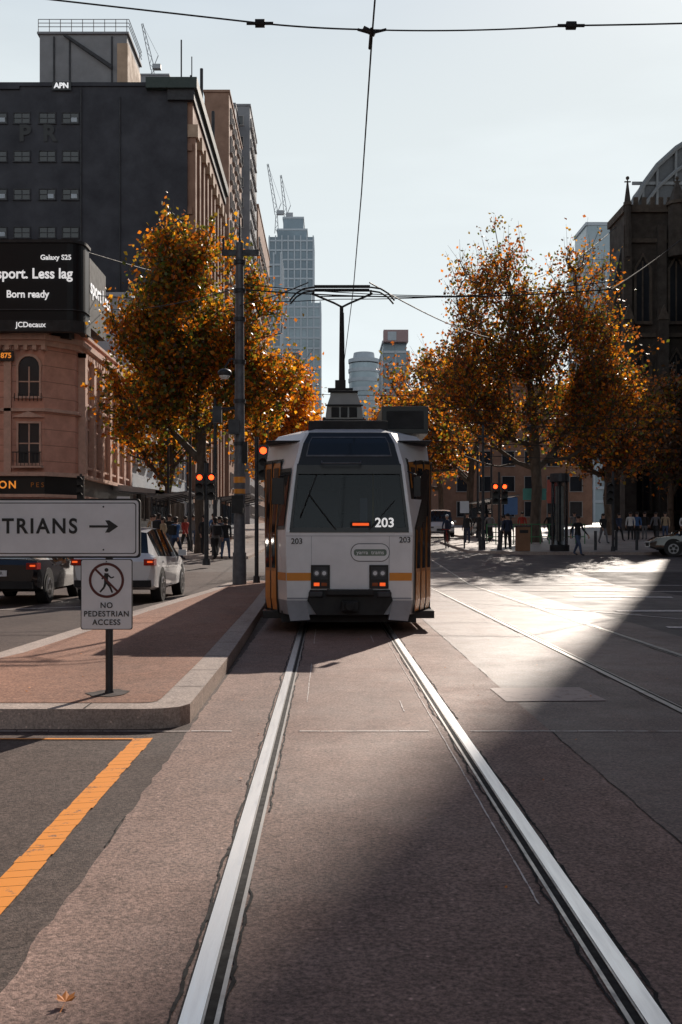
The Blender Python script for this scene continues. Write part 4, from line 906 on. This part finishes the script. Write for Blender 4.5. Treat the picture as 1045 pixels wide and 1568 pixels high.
# --- cathedral right
CA=G('cathedral',(0,0,0)); c=CA.part('walls')
c.box(28.4,60,95,100,0,32.4,dstone); c.box(28.2,60.2,94.7,100.2,32.4,33.1,dstone2); c.box(37.4,60,100.2,130,0,32,dstone)
c.box(27.7,28.4,96,98.6,0,26,dstone); c.prism([(27.7,96,26),(28.4,96,26),(28.4,96,29.5)],(0,2.6,0),roofm)
c.box(42.5,60,88.1,95,0,22,dstone)
for x in (28.5,31.8,34.8,38):
    c.box(x-.55,x+.55,93.4,95,0,13,dstone); c.box(x-.45,x+.45,93.9,95,13,22,dstone); c.box(x-.38,x+.38,94.3,95,22,31,dstone)
    c.prism([(x-.6,93.3,13),(x+.6,93.3,13),(x,93.3,14.4)],(0,.7,0),dstone2); c.prism([(x-.5,93.8,22),(x+.5,93.8,22),(x,93.8,23.4)],(0,.6,0),dstone2)
for x,r in ((28.5,.32),(33.2,.85),(38,.55)):
    c.cyl((x,94.4,28),(x,94.4,32.9),r,r,dstone,8); c.cyl((x,94.4,32.9),(x,94.4,33.2),r*1.25,r*1.25,dstone2,8); c.cyl((x,94.4,33.2),(x,94.4,35.4),r,.04,dstone,8); c.ell((x,94.4,35.5),.18,dstone2,8,6); c.box(x-.3,x+.3,94.35,94.45,35.1,35.2,dstone2)
cwn=CA.part('windows')
def lancet(x,z,w_,h,y=95):
    P=[(-w_/2,0),(w_/2,0),(w_/2,h)]+[(w_/2-w_*t,h+w_*.9*math.sin(math.pi*t)**.8) for t in (.15,.3,.5,.7,.85)]+[(-w_/2,h)]
    cwn.poly([(x+u,y-.01,z+v) for u,v in P],winm)
    for sd in (-1,1): cwn.box(x+sd*(w_/2+.1)-.12,x+sd*(w_/2+.1)+.12,y-.25,y,z,z+h,dstone2); cwn.prism([(x+sd*(w_/2+.22),y,z+h),(x+sd*w_/2,y,z+h),(x,y,z+h+w_*.9),(x,y,z+h+w_*.9+.35)],(0,-.25,0),dstone2)
    cwn.box(x-.06,x+.06,y-.12,y,z,z+h+w_*.6,dstone2); cwn.box(x-w_/2-.2,x+w_/2+.2,y-.35,y,z-.3,z,dstone2)
for x in (30.1,33.3,36.4,39.5):
    for z,h in ((4,5),(12.5,5.5),(22,5)): lancet(x,z,1.3,h)
for z in (11,20.5,29.5): c.box(28.3,41,94.75,95,z,z+.4,dstone2)
for k in range(16): c.box(28.4+.8*k,28.8+.8*k,94.7,94.95,33.1,33.8,dstone2)
tw=CA.part('tower'); tw.box(31.9,42.4,78,88,0,59,dstone); tw.box(31.8,42.5,77.8,88.2,59,60,dstone2)
for z in (15,28,42,52): tw.box(31.88,42.42,77.9,88.1,z,z+.5,dstone2)
tw.loft([[(32.3,78.4,60),(42,78.4,60),(42,87.6,60),(32.3,87.6,60)],[(37.2,82.9,92),(37.5,82.9,92),(37.5,83.2,92),(37.2,83.2,92)]],dstone)
for z in (18,32,45): lancet(35.4,z,1.6,6,78); lancet(39.4,z,1.6,6,78)
ribm=M('roof_ribs',(.17,.18,.19),.6)
MR=G('curved_roof_building',(0,0,0)); m_=MR.part('roof'); Pf=[(48.5,160,30)]+[(48.5+24*(1-math.cos(t)),160,50+19*math.sin(t)) for t in np.linspace(.05,math.pi/2,9)]+[(90,160,69),(90,160,30)]
m_.prism(Pf,(0,5,0),M('zinc_roof',(.075,.08,.088),.6))
for k in range(9):
    t=.05+(math.pi/2-.05)*k/8; x=48.5+24*(1-math.cos(t)); z=50+19*math.sin(t); m_.cyl((x,159.7,30),(x,159.7,z),.22,.22,ribm,6)
    if k<8: t2=.05+(math.pi/2-.05)*(k+1)/8; m_.cyl((x,159.6,z),(48.5+24*(1-math.cos(t2)),159.6,50+19*math.sin(t2)),.45,.45,ribm,6); m_.cyl((x,159.6,z-3.6),(48.5+24*(1-math.cos(t2)),159.6,50+19*math.sin(t2)-3.6),.3,.3,ribm,6)
for z in (38,42,46,50,54,58): m_.box(49,88,159.75,160,z,z+.5,ribm)
for k in range(8): m_.cyl((50+3.0*k,159.5,44),(52.5+3.0*k,159.5,52+k),.28,.28,ribm,6)
def tower(name,x0,x1,y,dp,h,mt,fin=3.0,floors=4.0,fm=tfin,crown=None):
    B=G(name,(0,0,0)); b=B.part('shaft'); b.box(x0,x1,y,y+dp,0,h,mt); f=B.part('facade_grid')
    n=max(2,int((x1-x0)/fin))
    for k in range(n+1): xx=x0+(x1-x0)*k/n; f.box(xx-.25,xx+.25,y-.5,y,0,h+.5,fm)
    for yy in np.arange(y,y+dp,fin*1.5): f.box(x1,x1+.4,yy,yy+.4,0,h,fm); f.box(x0-.4,x0,yy,yy+.4,0,h,fm)
    z=10
    while z<h: f.box(x0-.2,x1+.2,y-.3,y+dp+.2,z,z+.7,fm); z+=floors
    if crown:
        for (a,c_,z0,z1) in crown: b.box(a,c_,y+1,y+dp-1,z0,z1,mt); f.box(a-.3,c_+.3,y+.8,y+dp-.8,z1,z1+.8,fm)
tower('glass_tower',-24.3,-5.8,420,22,128,tglass,2.6,4,crown=[(-21,-8.5,128,131),(-18.5,-10,131,136)])
tower('glass_tower',-17.5,-2.6,385,22,92,tglass2,2.4,4,crown=[(-15,-6,92,97)])
tower('glass_tower',-23,-15.8,340,18,98,tglass,2.4,4); tower('office_tower',-16,-8,300,18,58,conc,2.6,3.6)
tower('office_tower',16.6,24.6,300,18,57,tglass,4,3.6,crown=[(17,24,57,60)]); tower('apartment_tower',64,73,250,14,72,tglass2,2.6,3.4,crown=[(65.5,73,72,80)])
tower('office_tower',12,17,330,16,42,pale,2.5,3.4)
RT=G('round_tower',(13,350,0)); r=RT.part('shaft',smooth=40)
r.cyl((0,0,0),(0,0,62),5.2,5.2,tglass2,28); r.cyl((0,0,62),(0,0,66),4.2,3.6,pale,24)
for z in np.arange(8,63,3.4): r.cyl((0,0,z),(0,0,z+1.3),5.5,5.5,pale,28)
SBX=G('rooftop_sign',(20.6,300,60)); q=SBX.part('panel'); q.box(-3.6,3.8,-1.5,1.5,0,3.6,M('rust_sign',(.3,.2,.2),.6)); q.box(-2.4,.2,-1.6,-1.5,.4,3.0,pale)
cm=M('crane_steel',(.30,.31,.33),.5,var=0)
def crane(x,y,z,mh,jl,ang,s=1.0,flip=1):
    C_=G('tower_crane',(x,y,z)); q=C_.part('lattice')
    def lat(p,d,L,wd,seg):
        p=Vector(p); d=Vector(d).normalized(); n=Vector((-d.z,0,d.x))*wd; r=.14*s
        q.cyl(p+n,p+d*L+n*.4,r,r,cm,4); q.cyl(p-n,p+d*L-n*.4,r,r,cm,4)
        for k in range(seg):
            a=p+d*L*k/seg; b_=p+d*L*(k+1)/seg; w0=1-.6*k/seg; q.cyl(a+n*w0*(1 if k%2 else -1),b_-n*w0*(1 if k%2 else -1),r*.7,r*.7,cm,4)
    lat((0,0,0),(0,0,1),mh,.8*s,int(mh/2/s)); d=(math.cos(ang)*flip,0,math.sin(ang)); lat((0,0,mh),d,jl,.7*s,int(jl/2/s))
    q.box(0,3*s,-1*s,1*s,mh,mh+1.6*s,cm); q.cyl((0,0,mh),(2*s,0,mh+5*s),.15*s,.15*s,cm,4); q.cyl((2*s,0,mh+5*s),Vector((0,0,mh))+Vector(d)*jl,.06*s,.06*s,cm,4)
crane(-21.5,425,131,8,22,math.radians(100)); crane(-17.5,425,128,10,18,math.radians(97))
crane(-31.5,180,84,2,8.5,math.radians(103),.5); building('tower_block',-35,-28,176,190,83,conc,roofbits=False)
# station behind the camera (for reflections); unseen side blocks added to cut skylight
SB=G('station_building',(0,0,0)); b=SB.part('walls'); b.box(-60,60,-62,-48,0,11,brown); b.box(-60,60,-47.9,-47.4,9.5,10.2,tan)
for x in np.arange(-57,57,6): b.box(x,x+3,-47.98,-47.9,1,5,winm)
for nm,x0,x1,y0,y1,h in (('unseen_skylight_block',-62,-22,-40,34,36),('unseen_skylight_block',27,70,-40,56,58)):  # out-of-view blocks, added and sized to darken the near shaded road
    SB=G(nm,(0,0,0)); b=SB.part('walls'); b.box(x0,x1,y0,y1,0,h,brown); b.box(x0-.3,x1+.3,y0-.3,y1+.3,h,h+.8,tan)
    f=SB.part('windows'); xf=x1+.02 if x1<0 else x0-.02
    for z in np.arange(3,h-2,3.6):
        for y in np.arange(y0+2,y1-2,3.4): f.box(min(xf,xf+.04),max(xf,xf+.04),y,y+1.8,z,z+2,winm)

for m in ALL: m.build()
# ------------------------------------------------------------------ light, sky, camera
SUN_EL=31; AZ=21
wd=bpy.data.worlds.new('World'); scene.world=wd; wd.use_nodes=True; nt=wd.node_tree; nt.nodes.clear()
N=nt.nodes; Lk=nt.links
o=N.new('ShaderNodeOutputWorld'); bg=N.new('ShaderNodeBackground'); sk=N.new('ShaderNodeTexSky')
sk.sky_type='NISHITA'; sk.sun_disc=False; sk.sun_elevation=math.radians(SUN_EL); sk.sun_rotation=math.radians(AZ); sk.air_density=1.0; sk.dust_density=.5; sk.ozone_density=1.5
tc=N.new('ShaderNodeTexCoord'); sx=N.new('ShaderNodeSeparateXYZ'); Lk.new(tc.outputs['Generated'],sx.inputs[0])
hz=N.new('ShaderNodeMapRange'); hz.interpolation_type='SMOOTHSTEP'; Lk.new(sx.outputs['Z'],hz.inputs[0])
for i,v in enumerate((.36,.74,.94,.0)): hz.inputs[i+1].default_value=v
# haze whiter close to the horizon
hw2=N.new('ShaderNodeMapRange'); Lk.new(sx.outputs['Z'],hw2.inputs[0])
for i,v in enumerate((.05,.5,1.08,.90)): hw2.inputs[i+1].default_value=v
mp=N.new('ShaderNodeMapping'); mp.inputs['Scale'].default_value=(1.2,1.2,5); Lk.new(tc.outputs['Generated'],mp.inputs[0])
cn=N.new('ShaderNodeTexNoise'); cn.inputs['Scale'].default_value=2.2; cn.inputs['Detail'].default_value=7; Lk.new(mp.outputs[0],cn.inputs[0])
cm_=N.new('ShaderNodeMapRange'); Lk.new(cn.outputs[0],cm_.inputs[0])
for i,v in enumerate((.4,.7,.97,1.08)): cm_.inputs[i+1].default_value=v
ml_=N.new('ShaderNodeMath'); ml_.operation='MULTIPLY'; Lk.new(cm_.outputs[0],ml_.inputs[0]); Lk.new(hw2.outputs[0],ml_.inputs[1])
hc_=N.new('ShaderNodeVectorMath'); hc_.operation='SCALE'; hc_.inputs[0].default_value=(8.5,9.2,9.35); Lk.new(ml_.outputs[0],hc_.inputs['Scale'])
mx=N.new('ShaderNodeMix'); mx.data_type='RGBA'; Lk.new(hz.outputs[0],mx.inputs['Factor']); Lk.new(sk.outputs[0],mx.inputs['A']); Lk.new(hc_.outputs[0],mx.inputs['B'])
Lk.new(mx.outputs['Result'],bg.inputs[0]); Lk.new(bg.outputs[0],o.inputs[0]); bg.inputs[1].default_value=.10
sl=bpy.data.lights.new('sun','SUN'); sl.energy=5.0; sl.angle=math.radians(.5); sl.color=(1,.89,.78)
so=bpy.data.objects.new('sun',sl); col.objects.link(so)
d=Vector((math.sin(math.radians(AZ))*math.cos(math.radians(SUN_EL)),math.cos(math.radians(AZ))*math.cos(math.radians(SUN_EL)),math.sin(math.radians(SUN_EL))))
so.rotation_euler=d.to_track_quat('Z','Y').to_euler()
cam=bpy.data.cameras.new('camera'); co=bpy.data.objects.new('camera',cam); col.objects.link(co)
co.location=(0,0,1.49); co.rotation_euler=(math.pi/2,0,0); cam.lens=35; cam.sensor_width=36; cam.shift_x=.0137; cam.shift_y=.0242; cam.clip_end=5000; cam.clip_start=.1
scene.camera=co
scene.view_settings.view_transform='Standard'; scene.view_settings.look='None'; scene.view_settings.exposure=0
